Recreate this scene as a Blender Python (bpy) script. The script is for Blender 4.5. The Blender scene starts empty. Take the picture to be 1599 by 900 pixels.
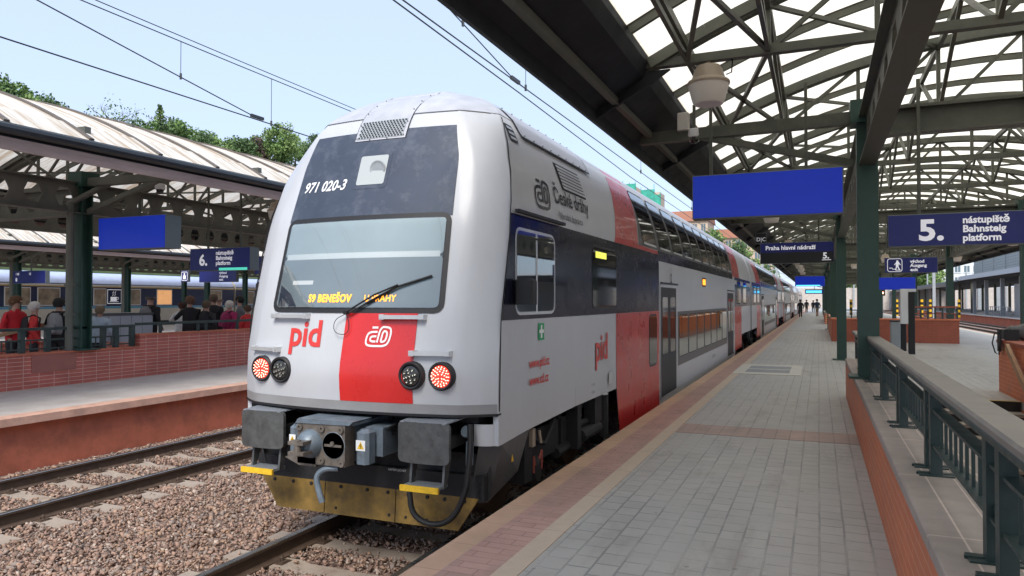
import bpy, math, random
import numpy as np
from mathutils import Vector, Matrix
R=math.radians; PI=math.pi; rnd=random.Random(5)
sc=bpy.context.scene; COL=sc.collection; D=bpy.data
# ---------------------------------------------------------------- camera
F=1131.0; TH=R(22.93); PI_T=math.atan(20/F); CH=2.275
cam=D.objects.new('camera',D.cameras.new('camera')); COL.objects.link(cam)
cam.data.sensor_width=36; cam.data.lens=36*F/1599; cam.data.clip_end=4000; cam.data.clip_start=.05
cam.location=(0,0,CH); cam.rotation_euler=(R(90)+PI_T,0,TH); sc.camera=cam
# ---------------------------------------------------------------- sky and sun
SE=R(48); SAZ=R(168)
w=D.worlds.new('World'); sc.world=w; w.use_nodes=True; nt=w.node_tree
bg=nt.nodes['Background']; sky=nt.nodes.new('ShaderNodeTexSky'); sky.sky_type='NISHITA'; sky.sun_disc=False
sky.sun_elevation=SE; sky.sun_rotation=SAZ; sky.air_density=1.0; sky.dust_density=1.0; sky.ozone_density=2.0
mx=nt.nodes.new('ShaderNodeMix'); mx.data_type='RGBA'; mx.inputs[0].default_value=.82
mx.inputs[7].default_value=(2.6,3.12,4.1,1)
nt.links.new(sky.outputs[0],mx.inputs[6]); nt.links.new(mx.outputs[2],bg.inputs[0]); bg.inputs[1].default_value=.14
sl=D.lights.new('sun','SUN'); sl.energy=2.3; sl.angle=R(28); sl.color=(1,.94,.85)
so=D.objects.new('sun',sl); COL.objects.link(so)
sd=Vector((math.sin(SAZ)*math.cos(SE),math.cos(SAZ)*math.cos(SE),math.sin(SE)))
so.rotation_euler=sd.to_track_quat('Z','Y').to_euler()
vs=sc.view_settings; vs.view_transform='Standard'; vs.look='None'; vs.exposure=1.02; vs.gamma=1; vs.use_curve_mapping=False
sc.cycles.max_bounces=7; sc.cycles.diffuse_bounces=4; sc.cycles.transparent_max_bounces=8
# ---------------------------------------------------------------- picture-independent helpers
def raydir(u,v):
    fw=(-math.sin(TH)*math.cos(PI_T),math.cos(TH)*math.cos(PI_T),math.sin(PI_T)); rt=(math.cos(TH),math.sin(TH),0)
    up=(rt[1]*fw[2]-rt[2]*fw[1],rt[2]*fw[0]-rt[0]*fw[2],rt[0]*fw[1]-rt[1]*fw[0])
    a=(u-799.5)/F; b=(450-v)/F
    return [fw[i]+a*rt[i]+b*up[i] for i in range(3)]
def onX(u,v,x): d=raydir(u,v); t=x/d[0]; return t*d[1],CH+t*d[2]
def onY(u,v,y): d=raydir(u,v); t=y/d[1]; return t*d[0],CH+t*d[2]
# ---------------------------------------------------------------- materials
def mat(name,col=(.5,.5,.5),rough=.6,metal=0,spec=.5,coat=0,var=0,vscale=3,bump=0,bscale=40,emit=None,estr=0,stretch=None,dirt=None,dscale=1.2,dcover=.5):
    m=D.materials.new(name); m.use_nodes=True; n=m.node_tree; b=n.nodes['Principled BSDF']
    b.inputs['Base Color'].default_value=(*col,1); b.inputs['Roughness'].default_value=rough; b.inputs['Metallic'].default_value=metal
    b.inputs['Specular IOR Level'].default_value=spec; b.inputs['Coat Weight'].default_value=coat; b.inputs['Coat Roughness'].default_value=.06
    if emit: b.inputs['Emission Color'].default_value=(*emit,1); b.inputs['Emission Strength'].default_value=estr
    L=n.links.new
    def coord(s=(1,1,1)):
        t=n.nodes.new('ShaderNodeTexCoord'); mp=n.nodes.new('ShaderNodeMapping'); mp.inputs['Scale'].default_value=s
        L(t.outputs['Object'],mp.inputs[0]); return mp.outputs[0]
    c=None
    if var or dirt or bump: c=coord(stretch or (1,1,1))
    src=None
    if var:
        t=n.nodes.new('ShaderNodeTexNoise'); t.inputs['Scale'].default_value=vscale; t.inputs['Detail'].default_value=6; t.inputs['Roughness'].default_value=.65; L(c,t.inputs[0])
        r=n.nodes.new('ShaderNodeMapRange'); r.inputs[1].default_value=.3; r.inputs[2].default_value=.7; r.inputs[3].default_value=1-var; r.inputs[4].default_value=1+var; L(t.outputs[0],r.inputs[0])
        mm=n.nodes.new('ShaderNodeMix'); mm.data_type='RGBA'; mm.blend_type='MULTIPLY'; mm.inputs[0].default_value=1; mm.inputs[6].default_value=(*col,1)
        L(r.outputs[0],mm.inputs[7]); src=mm.outputs[2]
        r2=n.nodes.new('ShaderNodeMapRange'); r2.inputs[1].default_value=.3; r2.inputs[2].default_value=.7; r2.inputs[3].default_value=max(0,rough-.08); r2.inputs[4].default_value=min(1,rough+.12); L(t.outputs[0],r2.inputs[0]); L(r2.outputs[0],b.inputs['Roughness'])
    if dirt:
        t=n.nodes.new('ShaderNodeTexNoise'); t.inputs['Scale'].default_value=dscale; t.inputs['Detail'].default_value=8; t.inputs['Roughness'].default_value=.7; L(c,t.inputs[0])
        r=n.nodes.new('ShaderNodeMapRange'); r.inputs[1].default_value=.5; r.inputs[2].default_value=.75; r.inputs[3].default_value=0; r.inputs[4].default_value=dcover; L(t.outputs[0],r.inputs[0])
        mm=n.nodes.new('ShaderNodeMix'); mm.data_type='RGBA'; mm.inputs[6].default_value=(*col,1); mm.inputs[7].default_value=(*dirt,1); L(r.outputs[0],mm.inputs[0])
        if src: L(src,mm.inputs[6])
        src=mm.outputs[2]
    if src: L(src,b.inputs['Base Color'])
    if bump:
        t=n.nodes.new('ShaderNodeTexNoise'); t.inputs['Scale'].default_value=bscale; t.inputs['Detail'].default_value=5; L(c,t.inputs[0])
        bp=n.nodes.new('ShaderNodeBump'); bp.inputs['Strength'].default_value=bump; bp.inputs['Distance'].default_value=.02; L(t.outputs[0],bp.inputs['Height']); L(bp.outputs[0],b.inputs['Normal'])
    return m
def brickmat(name,c1,c2,cm,bw,rh,axes='YZ',mortar=.004,offset=.5,rough=.7,var=.25,bump=.3,dirt=None,vs=2.0,fade=0):
    m=D.materials.new(name); m.use_nodes=True; n=m.node_tree; b=n.nodes['Principled BSDF']; L=n.links.new
    t=n.nodes.new('ShaderNodeTexCoord'); s=n.nodes.new('ShaderNodeSeparateXYZ'); cb=n.nodes.new('ShaderNodeCombineXYZ'); L(t.outputs['Object'],s.inputs[0])
    L(s.outputs[axes[0]],cb.inputs[0]); L(s.outputs[axes[1]],cb.inputs[1])
    k=n.nodes.new('ShaderNodeTexBrick'); k.offset=offset; k.inputs['Scale'].default_value=1; k.inputs['Brick Width'].default_value=bw; k.inputs['Row Height'].default_value=rh
    k.inputs['Mortar Size'].default_value=mortar; k.inputs['Mortar Smooth'].default_value=.2; k.inputs['Color1'].default_value=(*c1,1); k.inputs['Color2'].default_value=(*c2,1); k.inputs['Mortar'].default_value=(*cm,1)
    L(cb.outputs[0],k.inputs[0])
    no=n.nodes.new('ShaderNodeTexNoise'); no.inputs['Scale'].default_value=vs; no.inputs['Detail'].default_value=9; no.inputs['Roughness'].default_value=.7; L(t.outputs['Object'],no.inputs[0])
    r=n.nodes.new('ShaderNodeMapRange'); r.inputs[1].default_value=.3; r.inputs[2].default_value=.7; r.inputs[3].default_value=1-var; r.inputs[4].default_value=1+var; L(no.outputs[0],r.inputs[0])
    mm=n.nodes.new('ShaderNodeMix'); mm.data_type='RGBA'; mm.blend_type='MULTIPLY'; mm.inputs[0].default_value=1; L(k.outputs[0],mm.inputs[6]); L(r.outputs[0],mm.inputs[7]); o=mm.outputs[2]
    if fade:
        nf=n.nodes.new('ShaderNodeTexNoise'); nf.inputs['Scale'].default_value=1.7; nf.inputs['Detail'].default_value=5; L(t.outputs['Object'],nf.inputs[0])
        rf=n.nodes.new('ShaderNodeMapRange'); rf.inputs[1].default_value=.42; rf.inputs[2].default_value=.6; rf.inputs[4].default_value=fade; L(nf.outputs[0],rf.inputs[0])
        mf=n.nodes.new('ShaderNodeMix'); mf.data_type='RGBA'; L(rf.outputs[0],mf.inputs[0]); L(k.outputs[0],mf.inputs[6]); mf.inputs[7].default_value=(*[(a_+b_)/2 for a_,b_ in zip(c1,c2)],1); L(mf.outputs[2],mm.inputs[6])
        nw=n.nodes.new('ShaderNodeTexNoise'); nw.inputs['Scale'].default_value=3.0; L(t.outputs['Object'],nw.inputs[0])
        va=n.nodes.new('ShaderNodeVectorMath'); va.operation='MULTIPLY_ADD'; va.inputs[1].default_value=(.012,.012,0); L(nw.outputs['Color'],va.inputs[0]); L(cb.outputs[0],va.inputs[2]); L(va.outputs[0],k.inputs[0])
    if dirt:
        n2=n.nodes.new('ShaderNodeTexNoise'); n2.inputs['Scale'].default_value=.9; n2.inputs['Detail'].default_value=10; n2.inputs['Roughness'].default_value=.75; L(t.outputs['Object'],n2.inputs[0])
        r3=n.nodes.new('ShaderNodeMapRange'); r3.inputs[1].default_value=.52; r3.inputs[2].default_value=.72; r3.inputs[4].default_value=.6; L(n2.outputs[0],r3.inputs[0])
        m3=n.nodes.new('ShaderNodeMix'); m3.data_type='RGBA'; L(r3.outputs[0],m3.inputs[0]); L(o,m3.inputs[6]); m3.inputs[7].default_value=(*dirt,1); o=m3.outputs[2]
    if fade:
        vo=n.nodes.new('ShaderNodeTexVoronoi'); vo.inputs['Scale'].default_value=2.6; L(t.outputs['Object'],vo.inputs[0])
        vr=n.nodes.new('ShaderNodeMapRange'); vr.inputs[1].default_value=.035; vr.inputs[2].default_value=.06; vr.inputs[3].default_value=.55; vr.inputs[4].default_value=0; L(vo.outputs['Distance'],vr.inputs[0])
        mg=n.nodes.new('ShaderNodeMix'); mg.data_type='RGBA'; L(vr.outputs[0],mg.inputs[0]); L(o,mg.inputs[6]); mg.inputs[7].default_value=(.13,.12,.11,1); o=mg.outputs[2]
        mp=n.nodes.new('ShaderNodeMapping'); mp.inputs['Scale'].default_value=(1.6,.5,1); L(t.outputs['Object'],mp.inputs[0])
        ns=n.nodes.new('ShaderNodeTexNoise'); ns.inputs['Scale'].default_value=1.1; ns.inputs['Detail'].default_value=10; ns.inputs['Roughness'].default_value=.72; L(mp.outputs[0],ns.inputs[0])
        rs_=n.nodes.new('ShaderNodeMapRange'); rs_.inputs[1].default_value=.54; rs_.inputs[2].default_value=.66; rs_.inputs[4].default_value=.45; L(ns.outputs[0],rs_.inputs[0])
        mh=n.nodes.new('ShaderNodeMix'); mh.data_type='RGBA'; L(rs_.outputs[0],mh.inputs[0]); L(o,mh.inputs[6]); mh.inputs[7].default_value=(.22,.195,.17,1); o=mh.outputs[2]
    L(o,b.inputs['Base Color'])
    r2=n.nodes.new('ShaderNodeMapRange'); r2.inputs[3].default_value=rough-.15; r2.inputs[4].default_value=rough+.15; L(no.outputs[0],r2.inputs[0]); L(r2.outputs[0],b.inputs['Roughness'])
    bp=n.nodes.new('ShaderNodeBump'); bp.inputs['Strength'].default_value=bump; bp.inputs['Distance'].default_value=.006; bp.invert=True; L(k.outputs['Fac'],bp.inputs['Height'])
    bp2=n.nodes.new('ShaderNodeBump'); bp2.inputs['Strength'].default_value=.25; bp2.inputs['Distance'].default_value=.004
    n4=n.nodes.new('ShaderNodeTexNoise'); n4.inputs['Scale'].default_value=60; L(t.outputs['Object'],n4.inputs[0]); L(n4.outputs[0],bp2.inputs['Height']); L(bp.outputs[0],bp2.inputs['Normal']); L(bp2.outputs[0],b.inputs['Normal'])
    return m
def glassmat(name,tint=(.8,.85,.85),op=.35,dark=(.01,.012,.015)):
    m=D.materials.new(name); m.use_nodes=True; n=m.node_tree; n.nodes.clear(); L=n.links.new
    out=n.nodes.new('ShaderNodeOutputMaterial'); tr=n.nodes.new('ShaderNodeBsdfTransparent'); tr.inputs[0].default_value=(*tint,1)
    gl=n.nodes.new('ShaderNodeBsdfGlossy'); gl.inputs['Roughness'].default_value=.02; gl.inputs[0].default_value=(.95,1,1,1)
    fr=n.nodes.new('ShaderNodeFresnel'); fr.inputs[0].default_value=1.6; mx=n.nodes.new('ShaderNodeMixShader'); ad=n.nodes.new('ShaderNodeMath'); ad.operation='ADD'; ad.inputs[1].default_value=op; ad.use_clamp=True
    L(fr.outputs[0],ad.inputs[0]); L(ad.outputs[0],mx.inputs[0]); L(tr.outputs[0],mx.inputs[1]); L(gl.outputs[0],mx.inputs[2]); L(mx.outputs[0],out.inputs[0]); return m
def roofmat(name,stain,df_=.62,base=(.99,.95,.87,1)):
    m=D.materials.new(name); m.use_nodes=True; n=m.node_tree; n.nodes.clear(); L=n.links.new
    out=n.nodes.new('ShaderNodeOutputMaterial'); tr=n.nodes.new('ShaderNodeBsdfTranslucent'); df=n.nodes.new('ShaderNodeBsdfDiffuse'); mx=n.nodes.new('ShaderNodeMixShader'); mx.inputs[0].default_value=df_
    t=n.nodes.new('ShaderNodeTexCoord'); mp=n.nodes.new('ShaderNodeMapping'); mp.inputs['Scale'].default_value=(.35,5,.35); no=n.nodes.new('ShaderNodeTexNoise'); no.inputs['Scale'].default_value=1.2; no.inputs['Detail'].default_value=8; no.inputs['Roughness'].default_value=.7
    L(t.outputs['Object'],mp.inputs[0]); L(mp.outputs[0],no.inputs[0])
    cr=n.nodes.new('ShaderNodeValToRGB'); cr.color_ramp.elements[0].position=.34; cr.color_ramp.elements[0].color=stain; cr.color_ramp.elements[1].position=.56; cr.color_ramp.elements[1].color=base
    L(no.outputs[0],cr.inputs[0]); L(cr.outputs[0],df.inputs[0]); L(cr.outputs[0],tr.inputs[0]); L(tr.outputs[0],mx.inputs[1]); L(df.outputs[0],mx.inputs[2]); L(mx.outputs[0],out.inputs[0]); return m
M={}
M['body']=mat('train_light_grey_paint',(.475,.49,.52),.4,coat=.08,var=.06,vscale=1.4,stretch=(1,1,.35),dirt=(.36,.34,.32),dscale=2.5,dcover=.22)
M['roofp']=mat('train_roof_paint',(.42,.43,.47),.42,coat=.1,var=.14,vscale=7,dirt=(.3,.29,.3),dscale=14,dcover=.4)
M['panel']=mat('dark_nose_panel',(.042,.056,.088),.55,coat=.0,spec=.4,var=.15,vscale=3,dirt=(.2,.22,.26),dscale=5,dcover=.35)
M['navy']=mat('navy_gloss',(.010,.011,.024),.2,coat=.0,spec=.22,var=.1)
M['red']=mat('red_livery',(.58,.018,.016),.3,coat=.3,var=.05)
M['redside']=mat('red_livery_side',(.48,.028,.028),.3,coat=.3,var=.08,dirt=(.35,.06,.05),dscale=4,dcover=.3)
M['wingrey']=mat('window_band_grey',(.075,.075,.08),.4,coat=.1)
M['seal']=mat('black_rubber',(.012,.012,.014),.55)
M['black']=mat('black_steel',(.012,.012,.013),.55,var=.3,vscale=6)
M['under']=mat('underframe_dark',(.018,.018,.02),.75,var=.4,vscale=5,bump=.3)
M['skirt']=mat('dark_grey_fairing',(.09,.092,.095),.5,var=.15,vscale=5,dirt=(.16,.14,.12),dscale=4,dcover=.4)
M['buffer']=mat('buffer_steel',(.115,.12,.12),.42,metal=.5,var=.25,vscale=9,dirt=(.04,.04,.035),dscale=14,dcover=.6)
M['steel']=mat('greasy_steel',(.17,.15,.13),.42,metal=.3,var=.3,vscale=10,dirt=(.06,.045,.03),dscale=9,dcover=.7)
M['bluegrey']=mat('blue_grey_coupler_paint',(.15,.19,.23),.4,metal=.2,var=.2,vscale=10,dirt=(.08,.08,.08),dscale=11,dcover=.6)
M['yellow']=mat('yellow_step_paint',(.75,.46,.02),.5,var=.15,vscale=20,dirt=(.3,.2,.05),dscale=25,dcover=.5)
M['plow']=mat('rusty_yellow_plough',(.22,.135,.03),.65,var=.4,vscale=7,dirt=(.085,.055,.03),dscale=6,dcover=.75,bump=.1)
M['white']=mat('white_paint',(.75,.76,.76),.4)
M['silver']=mat('brushed_aluminium',(.62,.63,.64),.35,metal=.6,var=.08)
M['redglow']=mat('red_tail_lens',(.6,.02,.02),.3,emit=(1,.05,.03),estr=.55)
M['ledred']=mat('red_led',(1,.2,.15),.3,emit=(1,.42,.3),estr=2.2)
M['lensdark']=mat('dark_lens',(.02,.02,.02),.1,coat=.5)
M['ledoff']=mat('clear_led_cup',(.25,.25,.22),.2,metal=.6)
M['ledorange']=mat('orange_led_text',(.9,.4,.05),.4,emit=(1,.30,.015),estr=1.15)
M['glass']=glassmat('windscreen_glass',(.98,.985,.985),.05)
M['sglass']=glassmat('side_window_glass',(.45,.45,.47),.12)
M['dglass']=mat('dark_tinted_glass',(.010,.010,.012),.05,coat=.2,spec=.55)
M['topglass']=mat('roof_edge_glass',(.04,.05,.07),.03,coat=.8,spec=.9)
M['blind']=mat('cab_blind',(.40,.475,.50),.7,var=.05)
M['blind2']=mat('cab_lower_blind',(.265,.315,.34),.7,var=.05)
M['orangein']=mat('orange_curtain_glow',(.55,.2,.06),.8,emit=(.9,.33,.1),estr=.10,var=.35,vscale=6,stretch=(1,5,1))  # curtain colour with a faint painted glow standing in for carriage interior light
M['greyin']=mat('grey_seat_back_glow',(.36,.33,.30),.8,emit=(.8,.7,.6),estr=.06,var=.2,vscale=4)  # seat grey plus slight emission, imitating light inside the carriage
M['green']=mat('green_sign_paint',(.02,.32,.12),.5)
M['greenst']=mat('dark_green_steel_paint',(.085,.09,.068),.5,var=.3,vscale=3,dirt=(.13,.115,.085),dscale=3,dcover=.5)
M['greenst2']=mat('weathered_green_grey_steel',(.11,.112,.092),.55,var=.25,vscale=2,dirt=(.13,.12,.10),dscale=3,dcover=.6)
M['colg']=mat('column_green_paint',(.022,.062,.047),.42,var=.2,vscale=2,dirt=(.05,.07,.06),dscale=4,dcover=.4)
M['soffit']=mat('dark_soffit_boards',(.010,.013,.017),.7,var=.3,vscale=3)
M['gutter']=mat('black_gutter',(.02,.024,.028),.4,var=.2)
M['fascia']=mat('brown_pink_fascia',(.30,.215,.185),.7,var=.2,vscale=4,stretch=(1,.4,3))
M['roof']=roofmat('translucent_roof_sheet',(.80,.72,.58,1),.12,(.93,.87,.73,1))
M['roofold']=roofmat('stained_translucent_roof_sheet',(.56,.40,.25,1))
M['roofrib']=mat('roof_cover_strip',(.12,.10,.085),.6,var=.2)
M['blue']=mat('blue_screen_panel',(.006,.018,.30),.35,emit=(.0,.02,.32),estr=.30)
M['signblue']=mat('navy_sign_blue',(.008,.012,.11),.35,var=.1,emit=(.01,.02,.3),estr=.03)
M['signwhite']=mat('sign_white_lettering',(.8,.8,.82),.5,emit=(.9,.9,1),estr=.15)
M['signgreen']=mat('green_lit_strip',(.1,.6,.45),.5,emit=(.1,.8,.6),estr=.3)
M['signcase']=mat('grey_sign_case',(.13,.15,.15),.5,metal=.3,var=.1)
M['cyan']=mat('cyan_screen',(.1,.5,.9),.5,emit=(.1,.55,1),estr=.9)
M['ballast']=mat('ballast_ground',(.25,.17,.135),.95,var=.5,vscale=30,bump=1,bscale=45)
M['rail']=mat('rail_side_rust',(.075,.048,.033),.7,var=.3,vscale=10)
M['railtop']=mat('polished_rail_head',(.36,.35,.34),.25,metal=.9,var=.15)
M['sleeper']=mat('concrete_sleeper',(.34,.28,.23),.85,var=.2,vscale=8,bump=.3,dirt=(.15,.09,.06),dscale=4,dcover=.7)
M['plaster']=mat('red_brown_platform_face',(.50,.15,.085),.75,var=.22,vscale=2.2,bump=.35,bscale=9,dirt=(.15,.06,.04),dscale=1.5,dcover=.6)
M['coping6']=mat('reddish_coping',(.60,.36,.27),.7,var=.18,vscale=4,dirt=(.3,.24,.2),dscale=3,dcover=.5)
M['p6top']=mat('worn_concrete_surface',(.50,.455,.42),.8,var=.14,vscale=1.6,dirt=(.40,.33,.29),dscale=1.5,dcover=.7)
M['brick6']=brickmat('red_clinker_tiles',(.50,.135,.095),(.43,.11,.08),(.62,.38,.31),.30,.075,'YZ',.006,0,.55,.2,.4)
M['brick6x']=brickmat('red_clinker_tiles_cross',(.50,.135,.095),(.43,.11,.08),(.62,.38,.31),.30,.075,'XZ',.006,0,.55,.2,.4)
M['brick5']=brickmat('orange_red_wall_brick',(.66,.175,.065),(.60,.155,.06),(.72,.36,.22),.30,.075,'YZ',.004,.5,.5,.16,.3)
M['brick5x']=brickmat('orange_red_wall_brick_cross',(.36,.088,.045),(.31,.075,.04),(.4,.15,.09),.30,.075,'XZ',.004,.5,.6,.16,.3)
M['walltop']=brickmat('grey_wall_cap_tiles',(.40,.33,.285),(.36,.30,.26),(.66,.54,.46),1.2,.14,'YX',.005,0,.6,.25,.3)
M['pave']=brickmat('grey_concrete_pavers',(.435,.42,.39),(.385,.37,.345),(.26,.255,.245),.20,.165,'YX',.0075,.5,.5,.16,.9,dirt=(.27,.25,.225),vs=.9,fade=.9)
M['pavered']=brickmat('red_concrete_pavers',(.47,.29,.24),(.42,.255,.21),(.27,.16,.135),.3,.1,'XY',.004,.5,.65,.16,.6,dirt=(.25,.15,.125),fade=.6)
M['coping5']=brickmat('pale_orange_coping',(.52,.34,.235),(.49,.32,.22),(.36,.23,.17),.5,.5,'YX',.005,0,.65,.15,.3)
M['beige']=mat('beige_guide_line',(.54,.43,.33),.65,var=.12,vscale=3,dirt=(.34,.27,.21),dscale=3,dcover=.6,bump=.1)
M['plate']=mat('pale_grate_frame',(.55,.53,.47),.7,var=.08)
M['platebar']=mat('grate_metal',(.26,.27,.28),.5,metal=.3)
M['railgreen']=mat('dark_green_railing_paint',(.028,.05,.046),.42,var=.25,vscale=7,dirt=(.09,.085,.075),dscale=5,dcover=.5)
M['railtop5']=mat('worn_handrail_top',(.25,.225,.195),.45,var=.2,vscale=4,dirt=(.07,.085,.085),dscale=2.5,dcover=.6)
M['lampw']=mat('frosted_lamp_bowl',(.68,.64,.58),.5,var=.06)
M['lampb']=mat('beige_lamp_housing',(.36,.29,.22),.55,var=.15)
M['bluetrain']=mat('blue_coach_roof',(.46,.54,.78),.4,var=.08,vscale=2)
M['bluetrain2']=mat('navy_coach_paint',(.010,.020,.07),.25,coat=.3)
M['cream']=mat('cream_coach_paint',(.55,.5,.43),.45,var=.06)
M['yline']=mat('coach_yellow_line',(.55,.36,.1),.5)
M['lblue']=mat('coach_light_blue_stripe',(.10,.32,.48),.4)
M['warmwin']=mat('warm_lit_window',(.3,.22,.15),.3,coat=.4,emit=(1,.48,.18),estr=.32,var=.5,vscale=1.4)
M['palewin']=mat('pale_coach_window',(.30,.24,.165),.2,coat=.4,var=.5,vscale=1.6)
M['leaf']=[mat('leaf_mid_green',(.13,.22,.06),.7,var=.35,vscale=1.5),mat('leaf_dark_green',(.08,.14,.05),.7,var=.35,vscale=1.5),mat('leaf_light_green',(.19,.28,.085),.7,var=.3,vscale=1.5),mat('leaf_reddish',(.085,.05,.04),.7,var=.3,vscale=1.5)]
M['bark']=mat('bark',(.07,.055,.045),.9,var=.3)
M['grass']=mat('hillside_grass',(.05,.075,.025),.9,var=.4,vscale=.4)
M['earth']=mat('yard_ground',(.15,.13,.115),.95,var=.3,vscale=.8,bump=.3)
M['facade']=mat('cream_plaster_facade',(.55,.43,.33),.8,var=.1)
M['tile']=mat('red_roof_tiles',(.30,.13,.08),.8,var=.2)
M['whitefac']=mat('white_office_facade',(.66,.70,.72),.6)
M['officewin']=mat('office_glass',(.12,.17,.2),.1,coat=.5)
M['gridwall']=brickmat('grey_louvre_wall',(.38,.41,.41),(.35,.38,.385),(.24,.26,.26),1.6,.5,'YZ',.05,0,.6,.08,.2)
M['greysteel']=mat('light_grey_steel',(.33,.36,.38),.5,metal=.2,var=.12)
M['net']=mat('green_scaffold_net',(.05,.36,.27),.8,var=.3,vscale=1.5)
M['wood']=mat('light_wood_handrail',(.42,.26,.15),.6,var=.15,stretch=(6,1,6))
M['tread']=mat('stone_stair_tread',(.36,.33,.28),.7,var=.15)
M['riser']=mat('black_stair_riser',(.018,.018,.017),.7)
M['yel2']=mat('yellow_edge_stripe',(.55,.42,.16),.7,var=.15)
M['wire']=mat('copper_wire_dark',(.035,.04,.045),.5)
M['skin']=mat('skin',(.46,.27,.2),.6); 
def cloth(n,c): 
    if n not in M: M[n]=mat(n,c,.85,var=.12,vscale=12)
    return M[n]
# ---------------------------------------------------------------- mesh helpers
def csm(pts):
    pts=[Vector(p) for p in pts]
    for _ in range(2): pts=[pts[0]]+[q for a,c in zip(pts,pts[1:]) for q in (a*.75+c*.25,a*.25+c*.75)]+[pts[-1]]
    return pts
class MB:
    def __init__(s): s.v=[]; s.f=[]; s.m=[]
    def add(s,vs,fs,mi=0):
        o=len(s.v); s.v+=[tuple(p) for p in vs]; s.f+=[tuple(i+o for i in f) for f in fs]; s.m+=[mi]*len(fs); return s
    def box(s,x0,x1,y0,y1,z0,z1,mi=0):
        v=[(x,y,z) for z in(z0,z1) for y in(y0,y1) for x in(x0,x1)]
        return s.add(v,[(0,2,3,1),(4,5,7,6),(0,1,5,4),(2,6,7,3),(0,4,6,2),(1,3,7,5)],mi)
    def bevbox(s,x0,x1,y0,y1,z0,z1,b=.01,mi=0):
        # chamfered along all vertical edges and the top
        def ring(z,i):
            return [(x0+i+b,y0+i,z),(x1-i-b,y0+i,z),(x1-i,y0+i+b,z),(x1-i,y1-i-b,z),(x1-i-b,y1-i,z),(x0+i+b,y1-i,z),(x0+i,y1-i-b,z),(x0+i,y0+i+b,z)]
        rs=[ring(z0,0),ring(z1-b,0),ring(z1,b)]; v=sum(rs,[]); f=[]
        for k in range(2):
            for i in range(8): j=(i+1)%8; f.append((k*8+i,k*8+j,k*8+8+j,k*8+8+i))
        f.append(tuple(range(16,24))); f.append(tuple(range(7,-1,-1))); return s.add(v,f,mi)
    def bar(s,a,b,w,h,mi=0,up=(0,0,1)):
        a=Vector(a); b=Vector(b); d=(b-a)
        if d.length<1e-6: return s
        d.normalize(); u=Vector(up)
        if abs(d.dot(u))>.98: u=Vector((1,0,0))
        r=d.cross(u).normalized(); u=r.cross(d); v=[]
        for p in(a,b):
            for i,j in((-1,-1),(1,-1),(1,1),(-1,1)): v.append(p+r*i*w/2+u*j*h/2)
        return s.add(v,[(0,1,2,3),(7,6,5,4),(0,4,5,1),(1,5,6,2),(2,6,7,3),(3,7,4,0)],mi)
    def tube(s,pts,r,n=8,mi=0,cap=True):
        pts=[Vector(p) for p in pts]; rr=r if isinstance(r,(list,tuple)) else [r]*len(pts); v=[]; f=[]; pu=None
        for k,p in enumerate(pts):
            d=(pts[min(k+1,len(pts)-1)]-pts[max(k-1,0)]).normalized()
            if pu is None: pu=Vector((0,0,1)) if abs(d.z)<.9 else Vector((1,0,0))
            x=d.cross(pu).normalized(); pu=x.cross(d).normalized()
            for i in range(n): a=2*PI*i/n; v.append(p+(x*math.cos(a)+pu*math.sin(a))*rr[k])
        for k in range(len(pts)-1):
            for i in range(n): j=(i+1)%n; f.append((k*n+i,k*n+j,k*n+n+j,k*n+n+i))
        if cap: f.append(tuple(range(n-1,-1,-1))); f.append(tuple(range((len(pts)-1)*n,len(pts)*n)))
        return s.add(v,f,mi)
    def lathe(s,prof,c,axis='Z',n=20,mi=0):
        v=[]; f=[]
        for r,h in prof:
            for i in range(n):
                a=2*PI*i/n; p,q=r*math.cos(a),r*math.sin(a)
                v.append({'Z':(c[0]+p,c[1]+q,c[2]+h),'Y':(c[0]+p,c[1]+h,c[2]+q),'X':(c[0]+h,c[1]+p,c[2]+q)}[axis])
        for k in range(len(prof)-1):
            for i in range(n): j=(i+1)%n; f.append((k*n+i,k*n+j,k*n+n+j,k*n+n+i))
        f.append(tuple(range(n))); f.append(tuple(range((len(prof)-1)*n,len(prof)*n))); return s.add(v,f,mi)
    def prism(s,poly,fn,t0,t1,mi=0):
        n=len(poly); v=[fn(a,b,t0) for a,b in poly]+[fn(a,b,t1) for a,b in poly]
        f=[tuple(range(n)),tuple(range(2*n-1,n-1,-1))]+[(i,i+n,(i+1)%n+n,(i+1)%n) for i in range(n)]
        return s.add(v,f,mi)
    def grid(s,P,mi=0):
        r=len(P); c=len(P[0]); v=[p for row in P for p in row]; f=[(i*c+j,i*c+j+1,(i+1)*c+j+1,(i+1)*c+j) for i in range(r-1) for j in range(c-1)]
        return s.add(v,f,mi)
    def build(s,name,mats,parent=None,smooth=False,loc=None,recalc=True):
        me=D.meshes.new(name); me.from_pydata(s.v,[],s.f)
        for m in (mats if isinstance(mats,(list,tuple)) else [mats]): me.materials.append(m)
        me.polygons.foreach_set('material_index',s.m)
        if recalc:
            import bmesh; bm=bmesh.new(); bm.from_mesh(me); bmesh.ops.recalc_face_normals(bm,faces=bm.faces); bm.to_mesh(me); bm.free()
        if smooth:
            me.shade_smooth(); 
            try: me.set_sharp_from_angle(angle=R(35))
            except Exception: pass
        me.update(); o=D.objects.new(name,me); COL.objects.link(o)
        if parent: o.parent=parent
        if loc: o.location=loc
        return o
def tag(o,label,cat,group=None):
    o['label']=label; o['category']=cat
    if group: o['group']=group
    return o
def struct(o,kind='structure'): o['kind']=kind; return o
def empty(name,loc,label,cat,group=None,rz=0):
    o=D.objects.new(name,None); COL.objects.link(o); o.location=loc; o.rotation_euler=(0,0,rz); o.empty_display_size=.3
    return tag(o,label,cat,group)
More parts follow.
